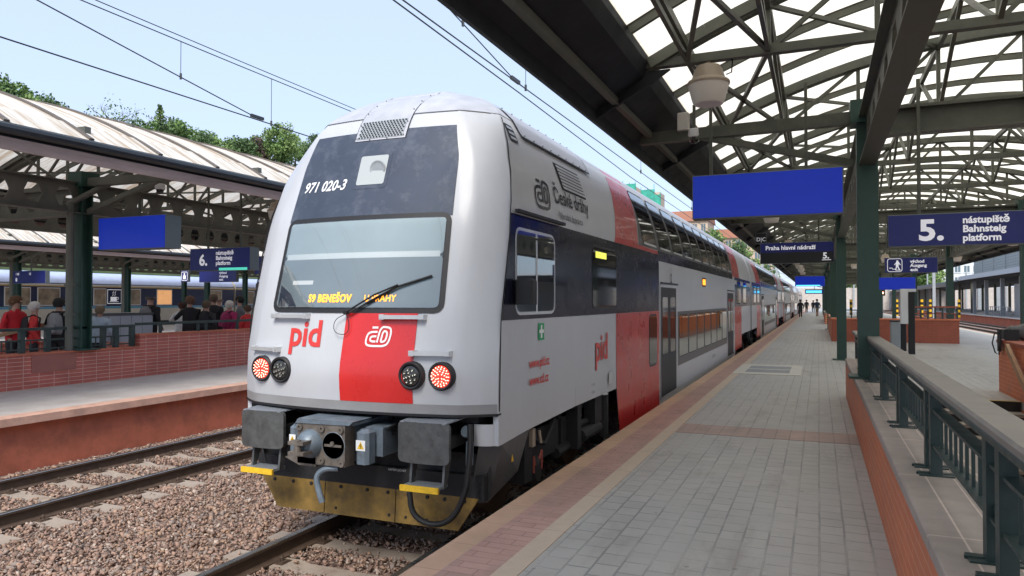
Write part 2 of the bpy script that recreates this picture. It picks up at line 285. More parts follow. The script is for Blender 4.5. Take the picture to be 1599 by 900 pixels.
def child(name,mesh_ob,parent,loc=(0,0,0),rot=(0,0,0)):
    o=D.objects.new(name,mesh_ob.data); COL.objects.link(o); o.parent=parent; o.location=loc; o.rotation_euler=rot; return o
def copy_tree(o,parent=None):
    c=o.copy(); COL.objects.link(c); c.parent=parent
    for ch in o.children: copy_tree(ch,c)
    return c
def text_mesh(s,size=1,bold=0,width=1,align='LEFT',space=1,shear=0):
    cu=D.curves.new('t','FONT'); cu.body=s; cu.size=size; cu.offset=bold; cu.align_x=align; cu.space_character=space; cu.shear=shear; cu.resolution_u=3
    o=D.objects.new('t',cu); COL.objects.link(o); dg=bpy.context.evaluated_depsgraph_get(); me=o.evaluated_get(dg).to_mesh()
    v=[(p.co.x*width,p.co.y) for p in me.vertices]; f=[tuple(p.vertices) for p in me.polygons]; o.evaluated_get(dg).to_mesh_clear(); D.objects.remove(o); D.curves.remove(cu)
    return v,f
def text(name,s,size,fn,m,parent,**k):
    import bmesh
    v,f=text_mesh(s,size,**k); me=D.meshes.new(name); me.from_pydata([(a,c,0) for a,c in v],[],f); bm=bmesh.new(); bm.from_mesh(me)
    ys=[c for a,c in v]; xs=[a for a,c in v]; st_=max(.03,size/6)
    for lo,hi,ax in((min(ys),max(ys),(0,1,0)),(min(xs),max(xs),(1,0,0))):
        n=min(60,int((hi-lo)/st_))
        for i in range(1,n+1):
            p=lo+(hi-lo)*i/(n+1); bmesh.ops.bisect_plane(bm,geom=bm.verts[:]+bm.edges[:]+bm.faces[:],plane_co=(p*ax[0],p*ax[1],0),plane_no=ax,dist=1e-6)
    for q in bm.verts: q.co=Vector(fn(q.co.x,q.co.y))
    bm.to_mesh(me); bm.free(); me.materials.append(m); o=D.objects.new(name,me); COL.objects.link(o); o.parent=parent; return o
def ribbon(b,pts,w,fn,closed=False,mi=0):
    n=len(pts); V=[]
    for i,p in enumerate(pts):
        a=Vector(pts[(i-1)%n] if (closed or i>0) else p); c=Vector(pts[(i+1)%n] if (closed or i<n-1) else p)
        d=(c-a).normalized(); nn=Vector((-d.y,d.x)); V.append(fn(p[0]+nn.x*w/2,p[1]+nn.y*w/2)); V.append(fn(p[0]-nn.x*w/2,p[1]-nn.y*w/2))
    f=[(2*i,2*i+1,2*((i+1)%n)+1,2*((i+1)%n)) for i in range(n if closed else n-1)]; b.add(V,f,mi)
def rrpath(x0,x1,y0,y1,q,n=5):
    return [(cx+q*math.cos(a0+k*PI/2/n),cy+q*math.sin(a0+k*PI/2/n)) for cx,cy,a0 in((x1-q,y1-q,0),(x0+q,y1-q,PI/2),(x0+q,y0+q,PI),(x1-q,y0+q,1.5*PI)) for k in range(n+1)]
def smoothpath(pts,k=4,closed=False):
    for _ in range(2):
        q=[]; n=len(pts); rng=range(n if closed else n-1)
        if not closed: q.append(pts[0])
        for i in rng:
            a=pts[i]; c=pts[(i+1)%n]; q+= [(a[0]*.75+c[0]*.25,a[1]*.75+c[1]*.25),(a[0]*.25+c[0]*.75,a[1]*.25+c[1]*.75)]
        if not closed: q.append(pts[-1])
        pts=q
    return pts
# ================================================================= GROUND
ZP=.6
b=MB(); b.add([(x,y,-.32) for x,y in((-900,-60),(900,-60),(900,1500),(-900,1500),(.95,-4.1),(3.1,-4.1),(3.1,14.45),(.95,14.45))],[(0,1,5,4),(1,2,6,5),(2,3,7,6),(3,0,4,7)]); struct(b.build('ground',M['earth']))
b=MB(); b.box(.9,3.2,-4.2,14.5,-3.3,-3.05); struct(b.build('underpass_floor',M['earth']))
b=MB(); 
N=60
b.grid([[(x,y,-.222+.006*math.sin(x*3)+.006*math.sin(y*2.1)) for x in np.linspace(-10.72,-2.5,40)] for y in np.linspace(-3,60,150)])
struct(b.build('trackbed',M['ballast'],smooth=True))
b=MB(); b.box(8.3,16.3,-5,250,-.31,-.22); struct(b.build('far_trackbed',M['ballast']))
b=MB(); b.box(-31.3,-21.8,0,200,-.31,-.22); b.box(-48,-42.3,0,200,-.31,-.22); struct(b.build('rear_trackbed',M['ballast']))
# stones of the ballast (one mass of loose stones)
def stones(name,cnt,xr,yr,smin,smax,seed,ztop=-.185,excl=None,cols=4,dens=None):
    rs=np.random.RandomState(seed)
    base0=np.array([(-1,-1,-1),(1,-1,-1),(1,1,-1),(-1,1,-1),(-1,-1,1),(1,-1,1),(1,1,1),(-1,1,1)])*.62; fc0=np.array([(0,2,1),(0,3,2),(4,5,6),(4,6,7),(0,1,5),(0,5,4),(1,2,6),(1,6,5),(2,3,7),(2,7,6),(3,0,4),(3,4,7)])
    t=(1+5**.5)/2; base=np.array([(-1,t,0),(1,t,0),(-1,-t,0),(1,-t,0),(0,-1,t),(0,1,t),(0,-1,-t),(0,1,-t),(t,0,-1),(t,0,1),(-t,0,-1),(-t,0,1)])/1.9
    fc=np.array([(0,11,5),(0,5,1),(0,1,7),(0,7,10),(0,10,11),(1,5,9),(5,11,4),(11,10,2),(10,7,6),(7,1,8),(3,9,4),(3,4,2),(3,2,6),(3,6,8),(3,8,9),(4,9,5),(2,4,11),(6,2,10),(8,6,7),(9,8,1)])
    base=base0; fc=fc0
    x=rs.uniform(*xr,cnt); u=rs.uniform(0,1,cnt)**1.5; y=yr[0]+(yr[1]-yr[0])*u
    if excl is not None: k=~excl(x,y); x=x[k]; y=y[k]
    n=len(x); s=rs.uniform(smin,smax,n)*rs.choice([.55,.8,1,1.45],n,p=[.3,.35,.25,.1]); sc3=np.stack([s*rs.uniform(.8,1.5,n),s*rs.uniform(.7,1.2,n),s*rs.uniform(.3,.7,n)],1)
    V=base[None]*(1+rs.uniform(-.5,.35,(n,8,3)))*sc3[:,None]
    a=rs.uniform(0,6.28,n); ca,sa=np.cos(a),np.sin(a); ti=rs.uniform(-1.2,1.2,n); ct,st=np.cos(ti),np.sin(ti)
    X=V[...,0]*ct[:,None]-V[...,2]*st[:,None]; Z=V[...,0]*st[:,None]+V[...,2]*ct[:,None]; Y=V[...,1]
    X2=X*ca[:,None]-Y*sa[:,None]; Y2=X*sa[:,None]+Y*ca[:,None]
    P=np.stack([X2+x[:,None],Y2+y[:,None],Z+(ztop+rs.uniform(-.02,.012,n))[:,None]],2).reshape(-1,3)
    fs=(fc[None]+(np.arange(n)*8)[:,None,None]).reshape(-1,3)
    me=D.meshes.new(name); me.vertices.add(len(P)); me.vertices.foreach_set('co',P.ravel()); me.loops.add(fs.size); me.loops.foreach_set('vertex_index',fs.ravel().astype(np.int32))
    me.polygons.add(len(fs)); me.polygons.foreach_set('loop_start',np.arange(0,fs.size,3,dtype=np.int32)); me.polygons.foreach_set('loop_total',np.full(len(fs),3,dtype=np.int32))
    for m in M['stone']: me.materials.append(m)
    me.polygons.foreach_set('material_index',np.repeat(rs.choice(len(M['stone']),n,p=[.34,.24,.2,.14,.08]),12).astype(np.int32)); me.update(calc_edges=True)
    o=D.objects.new(name,me); COL.objects.link(o); return struct(o,'stuff')
M['stone']=[mat('stone_brown',(.33,.215,.165),.85,var=.2,vscale=20),mat('stone_dark',(.20,.13,.10),.85,var=.2,vscale=20),mat('stone_grey',(.265,.21,.18),.85,var=.2,vscale=20),mat('stone_ochre',(.36,.235,.165),.85,var=.2,vscale=20),mat('stone_pale',(.43,.34,.28),.85,var=.2,vscale=20)]
sl6=np.arange(3.0,40,.62); 
def ex(x,y):
    m=np.zeros(len(x),bool)
    for cx in(-4.03,-8.9):
        ins=(np.abs(x-cx)<1.3); d=np.abs(((y-3.0+.31)%.62)-.31)
        m|=ins&(d<.13)&(np.random.RandomState(1).uniform(0,1,len(x))>.03)
        m|=(np.abs(np.abs(x-cx)-.75)<.07)
    return m
stones('ballast_stones',100000,(-10.55,-2.6),(3.0,17),.013,.031,3,excl=ex)
stones('coarse_ballast_stones',8000,(-10.55,-2.6),(12,45),.03,.05,4,excl=ex)
# tracks
def track(name,cx,y0,y1,label,z=-.02,nsl=95,sl=True,top=True):
    t=empty(name,(cx,0,z),label,'track','railway tracks through the station')
    for s in(-1,1):
        x=s*.752; bb=MB(); prof=[(-.07,-.17),(.07,-.17),(.07,-.155),(.012,-.135),(.012,-.045),(.036,-.03),(.036,-.006),(.030,0),(-.030,0),(-.036,-.006),(-.036,-.03),(-.012,-.045),(-.012,-.135),(-.07,-.155)]
        n=len(prof); v=[(x+a,yy,c) for yy in(y0,y1) for a,c in prof]; f=[(i,(i+1)%n,(i+1)%n+n,i+n) for i in range(n)]
        for i,ff in enumerate(f): bb.add([v[k] for k in ff],[(0,1,2,3)],1 if i in(6,7,8) else 0)
        bb.build('rail',[M['rail'],M['railtop']],t)
    if sl:
        bb=MB(); pr=[(-1.3,-.19),(1.3,-.19),(1.28,-.165),(.55,-.165),(.4,-.185),(-.4,-.185),(-.55,-.165),(-1.28,-.165)]
        bb.prism([(-1.3,-.32),(1.3,-.32),(1.28,-.168),(.52,-.168),(.4,-.19),(-.4,-.19),(-.52,-.168),(-1.28,-.168)],lambda a,c,d:(a,d,c),-.125,.125)
        s0=bb.build('sleeper',M['sleeper'],t,loc=(0,3.0,0))
        cbs=[]
        for s in(-1,1):
            cb=MB(); cb.box(s*.752-.17,s*.752+.17,-.07,.07,-.172,-.160); cbs.append(cb)
            for e in(-1,1):
                q=s*.752+e*.11; cb.box(q-.05,q+.05,-.05,.05,-.17,-.15); cb.lathe([(.018,0),(.018,.03),(.01,.045)],(q,0,-.15),n=8); cb.bar((q,-.04,-.14),(q-e*.05,.03,-.14),.018,.018)
        c0=[cb.build('rail_clip',M['rail'],s0) for cb in cbs]
        for i in range(1,nsl):
            y=3.0+.62*i
            if y>y1: break
            o=child('sleeper',s0,t,(0,y,0)); 
            if i<26: [child('rail_clip',q_,o) for q_ in c0]
    return t
track('railway_track',-4.03,-3,140,'railway track under the white and red double deck train',nsl=60)
track('railway_track',-8.9,-3,140,'empty railway track beside the red platform face on the left',nsl=80)
track('railway_track',11.6,-3,250,'first railway track to the right of the right platform',sl=False,z=-.05)
track('railway_track',14.6,-3,250,'second track, directly below the far right platform',sl=False,z=-.05)
track('railway_track',-44.2,0,150,'track under the blue dining train in the back',sl=False)
# ================================================================= PLATFORM 5
def slab(name,x0,x1,y0,y1,z0,z1,m,kind='structure'): b=MB(); b.box(x0,x1,y0,y1,z0,z1); return struct(b.build(name,m),kind)
HX0,HX1,HY1=.98,3.08,14.4
b=MB(); b.box(-2.28,.9,-6,200,-.3,.47); b.box(.9,3.28,14.46,200,-.3,.47); b.box(3.28,8.0,-6,200,-.3,.47); struct(b.build('platform_face',M['plaster']))
b=MB(); b.box(-2.37,-2.17,-6,200,.472,.6); b.box(8.0,8.1,-6,200,.472,.6); struct(b.build('platform_coping',M['coping5']))
b=MB(); b.box(-2.17,.7,-6,200,.474,.6); b.box(.7,HX0,-6,200,.474,.6); b.box(HX0,HX1,HY1,200,.474,.6); b.box(HX1,8.0,-6,200,.474,.6); struct(b.build('platform_paving',M['pave']))
b=MB(); b.box(-2.17,-1.87,-6,200,.59,.604)
b.box(-1.87,-1.85,-6,200,.59,.604); struct(b.build('red_paving_strip',M['pavered']))
b=MB(); 
for (a,c) in ((-1.7,.43),): b.box(a,c,9.35,10.05,.59,.604)
struct(b.build('red_paving_crossband',brickmat('faded_pink_pavers',(.42,.30,.255),(.38,.28,.24),(.27,.2,.17),.2,.165,'YX',.006,.5,.6,.2,.6,dirt=(.33,.3,.27),fade=.6)))
b=MB()
y=-5.
while y<199: b.box(-1.85,-1.70,y,y+.997,.59,.6055); y+=1.0
struct(b.build('guide_line',M['beige']))
b=MB(); b.box(7.7,8.0,-6,200,.59,.604); struct(b.build('white_edge_line',M['plate']))
# grate in the paving
g=empty('floor_grate',(-1.1,18.7,.604),'pale rectangular grate set flush in the grey paving near the train','grate')
b=MB(); 
x0,x1,y0,y1=-.75,.72,-1.35,1.35
b.box(x0,x1,y0,y0+.45,0,.006); b.box(x0,x1,y1-.45,y1,0,.006); b.box(x0,x0+.25,y0+.45,y1-.45,0,.006); b.box(x1-.25,x1,y0+.45,y1-.45,0,.006); b.box(x0+.25,x1-.25,-.08,.08,0,.006); b.build('frame',M['plate'],g)
b=MB(); b.box(x0+.25,x1-.25,y0+.45,-.08,-.002,.004); b.box(x0+.25,x1-.25,.08,y1-.45,-.002,.004)
b.build('bars',M['platebar'],g)
g2=empty('floor_hatch',(-1.0,44,.604),'small pale hatch flush in the paving far along the platform','grate'); b=MB(); b.box(-.7,.7,-.5,.5,0,.006); b.build('lid',M['plate'],g2)
# stairwell 1
st=empty('staircase',(2.03,14.4,.6),'stairs going down between the red walls with yellow top edge','stairs')
b=MB(); b.box(-1.04,1.04,-.06,.02,0,.008); b.build('nosing',M['yel2'],st)
for i in range(16):
    tb=MB(); tb.box(-1.04,1.04,-.06-.32*(i+1),-.06-.32*i,-.165*(i+1)-.05,-.165*(i+1)); tb.build('tread',M['tread'],st)
    rb=MB(); rb.box(-1.04,1.04,-.06-.32*i-.005,-.055-.32*i+.02,-.165*(i+1)+.001,-.165*i-.002-(.052 if i else 0)); rb.build('riser',M['riser'],st)
wl=empty('brick_wall',(0,0,0),'long orange red brick parapet with grey cap carrying the near railing','wall')
b=MB(); b.box(.43,.95,-4,14,.6,1.2); b.build('wall',M['brick5'],wl)
b=MB(); b.bevbox(.425,.985,-4,14.005,1.2,1.265,.008); b.build('cap',M['walltop'],wl)
b=MB(); b.box(.96,.979,-4,14.4,-3,1.2); b.box(.96,3.08,-4.1,-4,-3,.6); b.build('stairwell_lining',M['brick5'],wl)
w2=empty('brick_wall',(0,0,0),'red brick parapet right of the stairs with a work lamp on its end','wall')
b=MB(); b.box(3.08,3.4,-4,15.95,.6,1.5); b.box(3.081,3.3,-4,15,-3,.6); b.build('wall',M['brick5'],w2)
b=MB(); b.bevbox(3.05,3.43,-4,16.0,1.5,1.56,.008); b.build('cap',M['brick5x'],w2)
hr=MB(); hr.bar((3.0,14.9,1.48),(3.0,9,-1.4),.05,.12); ho=hr.build('handrail',M['wood'],w2)
for yy,zz in((14,1.04),(11.5,-.18)): q=MB(); q.bar((3.0,yy,zz),(3.09,yy,zz-.05),.03,.03); q.build('bracket',M['railgreen'],w2)
# stairwell 2 walls
w3=empty('brick_wall',(0,0,0),'orange red brick wall crossing the platform behind the ticket post','wall')
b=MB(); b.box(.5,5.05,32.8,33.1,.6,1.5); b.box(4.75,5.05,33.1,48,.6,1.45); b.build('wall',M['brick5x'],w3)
b=MB(); b.bevbox(.47,5.08,32.77,33.13,1.5,1.56,.01); b.build('cap',M['brick5'],w3)
w4=empty('brick_wall',(0,0,0),'low brown brick wall end far along the platform edge of the stairs','wall')
b=MB(); b.box(.43,.8,57,72,.6,1.35); b.build('wall',M['brick5'],w4); b=MB(); b.bevbox(.4,.83,56.97,72,1.35,1.4,.01); b.build('cap',M['walltop'],w4)
w5=empty('brick_wall',(0,0,0),'red brick wall seen between the two green columns','wall')
b=MB(); b.box(.5,.8,33.14,46,.6,1.5); b.build('wall',M['brick5'],w5)
# railing on near wall
rl=empty('railing',(.62,0,1.265),'heavy dark green steel railing on the near brick parapet, wide worn top rail','railing')
b=MB(); b.bevbox(-.045,.115,-4,12.4,.515,.55,.012); b.build('top_rail',[M['railtop5']],rl)
b=MB(); b.bevbox(-.047,.117,-4,12.39,.487,.514,.004); b.build('rail_lip',[M['railgreen']],rl)
b=MB(); b.box(-.02,.045,-4,12.4,.37,.385); b.build('middle_rail',M['railgreen'],rl)
b=MB(); b.box(-.02,.045,-4,12.4,.165,.18); b.build('bottom_rail',M['railgreen'],rl)
pb=MB(); 
for q in(-.11,.11): pb.box(-.03,.03,q-.035,q+.035,0,.486); pb.box(-.1,.1,q-.006,q+.006,.0,.012); pb.box(-.09,.09,q-.055,q+.055,.0,.008)
pb.bar((0,-.07,.2),(0,.07,.2),.012,.06); p0=None
bal=MB(); 
bal.box(.004,.018,-.008,.008,.18,.37)
yy=-1.97; b0=None
while yy<12.4:
    if p0 is None: p0=pb.build('post',M['railgreen'],rl,loc=(0,yy,0)); b0=bal.build('baluster',M['railgreen'],rl,loc=(0,yy+.27,0))
    else:
        child('post',p0,rl,(0,yy,0))

    [child('baluster',b0,rl,(0,yy+.87-.6+.15*k,0)) for k in range(9) if yy<11 and yy+.3>1.2]
    yy+=1.73
rl2=empty('railing',(0,0,0),'short green railing on the parapet beyond the thick near column','railing')
b=MB(); b.bevbox(.56,.74,13.0,14.6,1.68,1.73,.01); b.box(.6,.67,12.6,14.6,1.56,1.59); b.build('top_rail',M['railtop5'],rl2)
for y in(13.2,14.4): b=MB(); b.box(.6,.67,y-.04,y+.04,1.265 if y<14 else .6,1.68); b.build('post',M['railgreen'],rl2)
rl3=empty('railing',(0,0,0),'brown railing along the far red wall by the right column','railing')
b=MB(); b.box(3.2,5.05,32.9,32.98,2.0,2.06); b.box(3.2,5.05,32.92,32.96,1.75,1.79); b.build('top_rail',M['brick5x'],rl3)
for i in range(8): b=MB(); x=3.25+i*.25; b.box(x-.03,x+.03,32.9,32.98,1.56,2.0); b.build('post',M['railgreen'],rl3)
rl4=empty('railing',(0,0,0),'dark railing around the far stairs seen behind the near column','railing')
b=MB(); b.box(.8,3.4,47,47.08,1.7,1.76); b.box(.8,3.4,47,47.05,1.3,1.34); b.build('top_rail',M['railgreen'],rl4)
for i in range(9): b=MB(); x=.85+i*.31; b.box(x-.03,x+.03,47,47.08,.6,1.7); b.build('post',M['railgreen'],rl4)
# work lamp on wall end
lp=empty('work_lamp',(3.2,15.6,1.56),'grey and black work lamp lying on the end of the right brick wall','lamp')
b=MB(); b.lathe([(.05,-.2),(.11,-.14),(.12,-.02),(.15,.05),(.155,.08)],(.12,0,.15),'X',n=16); b.box(-.16,.02,-.09,.09,.02,.2); b.build('housing',M['skirt'],lp,smooth=True)
b=MB(); b.lathe([(.001,.0),(.13,.01),(.145,-.02)],(.215,0,.15),'X',n=16); b.build('lens',M['lampb'],lp)
b=MB(); b.tube([(-.16,-.05,.15),(-.26,-.06,.12),(-.3,-.08,-.05),(-.26,-.1,-.22),(-.2,-.09,-.26),(-.19,-.07,-.1)],.012); b.build('cable',M['black'],lp)
b=MB(); b.box(-.19,-.16,-.1,.1,-.2,.2); b.box(-.12,.1,-.14,-.12,-.02,.2); b.build('bracket',M['black'],lp)
# ticket post + bin
tp=empty('ticket_post',(2.62,25.9,.6),'tall narrow black and white ticket validator post on the platform','ticket post')
b=MB(); b.bevbox(-.02,.16,-.1,.1,0,1.95,.01); b.build('black_front',M['black'],tp)
b=MB(); b.bevbox(-.24,-.02,-.09,.09,.95,2.05,.015); b.box(-.02,.2,-.09,.09,1.96,2.05); b.build('white_case',M['white'],tp)
bn=empty('litter_bin',(2.42,27.6,.6),'grey metal cabinet bin beside the ticket post','bin')
b=MB(); b.bevbox(-.18,.1,-.25,.25,0,.98,.015); b.build('cabinet',M['greysteel'],bn); b=MB(); b.bevbox(-.2,.3,-.27,.27,.98,1.02,.01); b.build('lid',M['black'],bn); b=MB(); b.bevbox(.1,.28,-.2,.2,0,.97,.02); b.build('bag_holder',M['black'],bn)
# ================================================================= PLATFORM 6
slab('platform_face_rear',-21.4,-10.74,-6,150,-.32,.485,M['plaster'])
b=MB(); b.box(-10.95,-10.6,-6,150,.487,.6); struct(b.build('platform_coping_rear',M['coping6']))
b=MB(); b.box(-21.5,-10.95,-6,150,.489,.598); struct(b.build('platform_paving_rear',M['p6top']))
slab('platform_face_distant',-42.1,-31.7,0,150,-.3,.6,M['p6top'])
w6=empty('brick_wall',(0,0,0),'long red clinker tiled parapet on the left platform, higher at its right end','wall')
b=MB(); b.box(-14.1,-13.8,-2,11.55,.598,1.24); b.box(-14.1,-13.8,11.55,30,.598,1.5); b.build('wall',M['brick6'],w6)
b=MB(); b.bevbox(-14.13,-13.78,-2,11.549,1.24,1.275,.006); b.bevbox(-14.13,-13.78,11.52,30,1.5,1.54,.006); b.build('cap',M['plaster'],w6)
b=MB(); b.box(-13.797,-13.79,9.15,10.05,.9,1.235); b.build('plain_patch',mat('pale_repaired_tiles',(.36,.13,.1),.6,var=.1),w6)
w7=empty('brick_wall',(0,0,0),'rear red brick parapet of the left platform stairs behind the travellers','wall')
b=MB(); b.box(-18.5,-18.2,3,22,.598,1.2); b.build('wall',M['brick6'],w7); b=MB(); b.box(-18.53,-18.17,3,22,1.2,1.24); b.build('cap',M['plaster'],w7)
w8=empty('brick_wall',(0,0,0),'low red brick cross wall by the grey panel cabinet on the left platform','wall')
b=MB(); b.box(-17.5,-14.1,11.9,12.2,.598,1.3); b.build('wall',M['brick6x'],w8)
r6=empty('railing',(0,0,0),'dark green railing on the lower part of the left tiled parapet','railing')
b=MB(); b.bevbox(-13.99,-13.88,-2,11.5,1.7,1.755,.01); b.box(-13.96,-13.91,-2,11.5,1.5,1.53); b.box(-13.96,-13.91,-2,11.5,1.33,1.355); b.build('top_rail',M['railgreen'],r6)
for y in(6.3,8.1,9.05,9.55,10.75,11.05,11.45): b=MB(); b.box(-13.98,-13.9,y-.05,y+.05,1.275,1.7); b.build('post',M['railgreen'],r6)
for y0 in(5,8.3,10.2): 
    b=MB()
    for k in range(5): yy=y0+.2+k*.18; b.box(-13.945,-13.925,yy-.01,yy+.01,1.35,1.5)
    b.build('balusters',M['railgreen'],r6)
r7=empty('railing',(0,0,0),'thin dark rail above the higher part of the left parapet in front of travellers','railing')
b=MB(); b.bevbox(-13.99,-13.9,11.55,30,1.73,1.79,.01); b.build('top_rail',M['railgreen'],r7)
for y in(12.2,13.3,13.55,14.6,15.6,17,19): b=MB(); b.box(-13.97,-13.92,y-.03,y+.03,1.54,1.73); b.build('post',M['railgreen'],r7)
r8=empty('railing',(0,0,0),'sloping stair handrail of pale wood on the left platform','railing')
b=MB(); b.bar((-15.6,6.5,.9),(-15.6,10.6,1.75),.06,.07); b.build('top_rail',M['wood'],r8)
for y,z in((7.5,1.1),(9.5,1.5)): b=MB(); b.box(-15.63,-15.57,y-.03,y+.03,.6,z); b.build('post',M['railgreen'],r8)
cb=empty('panel_cabinet',(-16.4,13.0,.6),'pale grey panelled cabinet on the left platform behind the railing','cabinet')
b=MB(); b.box(-.4,.4,-.85,.75,0,1.32); b.build('body',M['greysteel'],cb); b=MB(); b.box(-.43,.43,-.88,.78,1.32,1.37); b.build('lid',M['skirt'],cb)
for k in range(5): b=MB(); y=-.83+.32*k; b.box(.4,.415,y,y+.3,.03,1.3); b.build('panel',mat('pale_blue_panel',(.45,.5,.56),.5) if k==0 else D.materials['pale_blue_panel'],cb)
for k in range(3): b=MB(); x=-.4+.27*k; b.box(x,x+.25,-.865,-.85,.03,1.3); b.build('panel',D.materials['pale_blue_panel'],cb)
# ================================================================= CANOPIES
HALF=5.3
def arch(t): return 4.86+1.52*(1-(t/HALF)**2)
def castell(b,L,h,pitch=.62,fn=None,t=.012,z0=0):
    n=max(1,int(L/pitch)); p=L/n
    for i in range(n):
        o=i*p; hl=.2*p; hr=.8*p; tl=.34*p; tr=.66*p; a=h*.2; c=h*.8; m=h/2
        b.prism([(o,m),(o+hl,m),(o+tl,c),(o+tr,c),(o+hr,m),(o+p,m),(o+p,h),(o,h)],fn,-t,t)
        b.prism([(o,0),(o+p,0),(o+p,m),(o+hr,m),(o+tr,a),(o+tl,a),(o+hl,m),(o,m)],fn,-t,t)
def canopy(name,cx,y0,y1,label,cols,full=True,rib_step=1.333,truss0=None,steel='greenst',gutter=True):
    c=empty(name,(cx,0,0),label,'canopy','curved translucent platform canopies'); S=M[steel]
    ts=np.linspace(-HALF,HALF,33)
    # roof in sheets
    b=MB(); sheet=[-4.7]+[t for t in ts if abs(t)<4.69]+[4.7]
    for k in range(0,int((y1-y0)/8)+1):
        a=y0+8*k; e=min(a+8,y1)
        if e<=a: break
        q=MB(); q.grid([[(t,yy,arch(t)) for t in sheet] for yy in(a,e)]); o=q.build('roof_sheet',M['roofold' if cx<0 else 'roof'],c,smooth=True,recalc=False)
    # opaque eaves: boards, soffit, fascia, gutter
    for s in(-1,1):
        q=MB(); q.add([(s*4.66,y0,arch(4.66)+.02),(s*HALF,y0,4.86),(s*HALF,y0,4.62),(s*4.72,y0,4.95),(s*4.66,y0,arch(4.66)-.1),(s*4.66,y1,arch(4.66)+.02),(s*HALF,y1,4.86),(s*HALF,y1,4.62),(s*4.72,y1,4.95),(s*4.66,y1,arch(4.66)-.1)],
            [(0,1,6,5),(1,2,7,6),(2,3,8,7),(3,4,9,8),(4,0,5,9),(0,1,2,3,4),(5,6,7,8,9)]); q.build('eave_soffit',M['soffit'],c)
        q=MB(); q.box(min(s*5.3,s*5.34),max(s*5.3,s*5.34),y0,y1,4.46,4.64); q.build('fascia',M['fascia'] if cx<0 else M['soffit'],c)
        q=MB(); q.tube([(s*5.36,y0,4.76),(s*5.36,y1,4.76)],.085,10); q.build('gutter',M['gutter'],c,smooth=True)
        q=MB(); q.add([(s*5.3,y0,4.865),(s*4.66,y0,arch(4.66)+.03),(s*4.66,y1,arch(4.66)+.03),(s*5.3,y1,4.865)],[(0,1,2,3)]); q.build('eave_cover',M['roofold'],c)
    k=0; sr=None
    while truss0+4*k<min(y1,60):
        yy=truss0+4*k; k+=1
        if yy<y0: continue
        for s in(-1,1):
            q=MB(); q.prism([(s*4.7,5.02),(s*4.725,4.949),(s*5.28,4.63),(s*5.28,4.52),(s*4.62,4.88),(s*4.4,5.02)],lambda a,c_,t:(a,yy+t,c_),-.03,.03); q.build('eave_plate',M['soffit'],c)
    for s in(-1,1): q=MB(); q.box(min(s*5.02,s*5.1),max(s*5.02,s*5.1),y0,y1,4.66,4.74); q.build('soffit_batten',M['greenst'],c)
    # ribs below the sheets and cover strips above
    rp=[t for t in ts if abs(t)<=4.7]
    rb=MB(); 
    for t,u in zip(rp,rp[1:]): rb.bar((t,0,arch(t)-.055),(u,0,arch(u)-.055),.05,.09)
    r0=rb.build('roof_rib',S,c,loc=(0,y0+.3,0))
    cv=MB()
    for t,u in zip(ts,ts[1:]): cv.bar((t,0,arch(t)+.02),(u,0,arch(u)+.02),.085,.04)
    c0=cv.build('cover_strip',M['roofrib'],c,loc=(0,y0+.3,0))
    k=1
    while y0+.3+k*rib_step<y1 and k<95:
        child('roof_rib',r0,c,(0,y0+.3+k*rib_step,0)); child('cover_strip',c0,c,(0,y0+.3+k*rib_step,0)); k+=1
    # transverse trusses
    def bot(t): 
        return 5.10
    tb=MB(); nodes=[-5.0,-4.2,-3.3,-2.2,-1.1,0,1.1,2.2,3.3,4.2,5.0]
    for t,u in zip(rp,rp[1:]):
        for e in(-.07,.07): tb.bar((t,e,arch(t)-.12),(u,e,arch(u)-.12),.06,.13)
    for i,(t,u) in enumerate(zip(nodes,nodes[1:])):
        tb.bar((t,0,bot(t)),(u,0,bot(u)),.11,.10)
        m=(i%2==0)
        if abs(t)<5: tb.bar((t,0,bot(t)),(t,0,arch(t)-.15),.055,.055)
        if 1<i<8: 
            if t<0: tb.bar((t,0,bot(t)),(u,0,arch(u)-.15),.05,.05)
            else: tb.bar((t,0,arch(t)-.15),(u,0,bot(u)),.05,.05)
    t0=None; yy=truss0
    while yy<y1-.5 :
        if yy>y0:
            if t0 is None: t0=tb.build('roof_truss',S,c,loc=(0,yy,0))
            else: child('roof_truss',t0,c,(0,yy,0))
        yy+=4.0
        if yy>100: break
    # lengthwise braces between trusses
    yy=truss0; l0=None
    def lengthmesh(sd):
        q=MB()
        for t in(sd*1.1,sd*3.3,sd*4.2):
            zb,zt=bot(t),arch(t)-.18
            q.bar((t,0,zt),(t,4,zt),.06,.1)
            if abs(t)>3:
                q.bar((t,0,zb),(t,4,zb),.045,.06)
                if abs(t)<4: q.bar((t,0,zt),(t,4,zb),.045,.06)
            else: q.bar((t,0,zb),(t,2,zt),.05,.05); q.bar((t,2,zt),(t,4,zb),.05,.05)
        s=sd; q.bar((s*4.2,0,bot(4.2)),(s*3.3,4,bot(3.3)),.05,.05); q.bar((s*3.3,0,bot(3.3)),(s*4.2,4,bot(4.2)),.05,.05); q.bar((s*3.3,0,arch(3.3)-.18),(s*1.1,4,arch(1.1)-.18),.05,.05)
        return q
    while yy<min(y1-4,96):
        if yy>y0:
            if l0 is None: l0=[lengthmesh(d_).build('roof_bracing',S,c,loc=(0,yy,0)) for d_ in(-1,1)]
            else: [child('roof_bracing',q_,c,(0,yy,0)) for q_ in l0]
        yy+=4
    # lengthwise castellated beams over the column lines
    zb=4.05
    for s in(-2.2,2.2):
        q=MB(); L=min(y1,110)-y0; castell(q,L,.6,.62 if L<90 else .8,lambda a,h,t:(s+t,y0+a,zb+.02+h))
        q.box(s-.1,s+.1,y0,min(y1,110),zb-.0,zb+.02); q.box(s-.1,s+.1,y0,min(y1,110),zb+.62,zb+.64); q.build('castellated_beam',S,c)
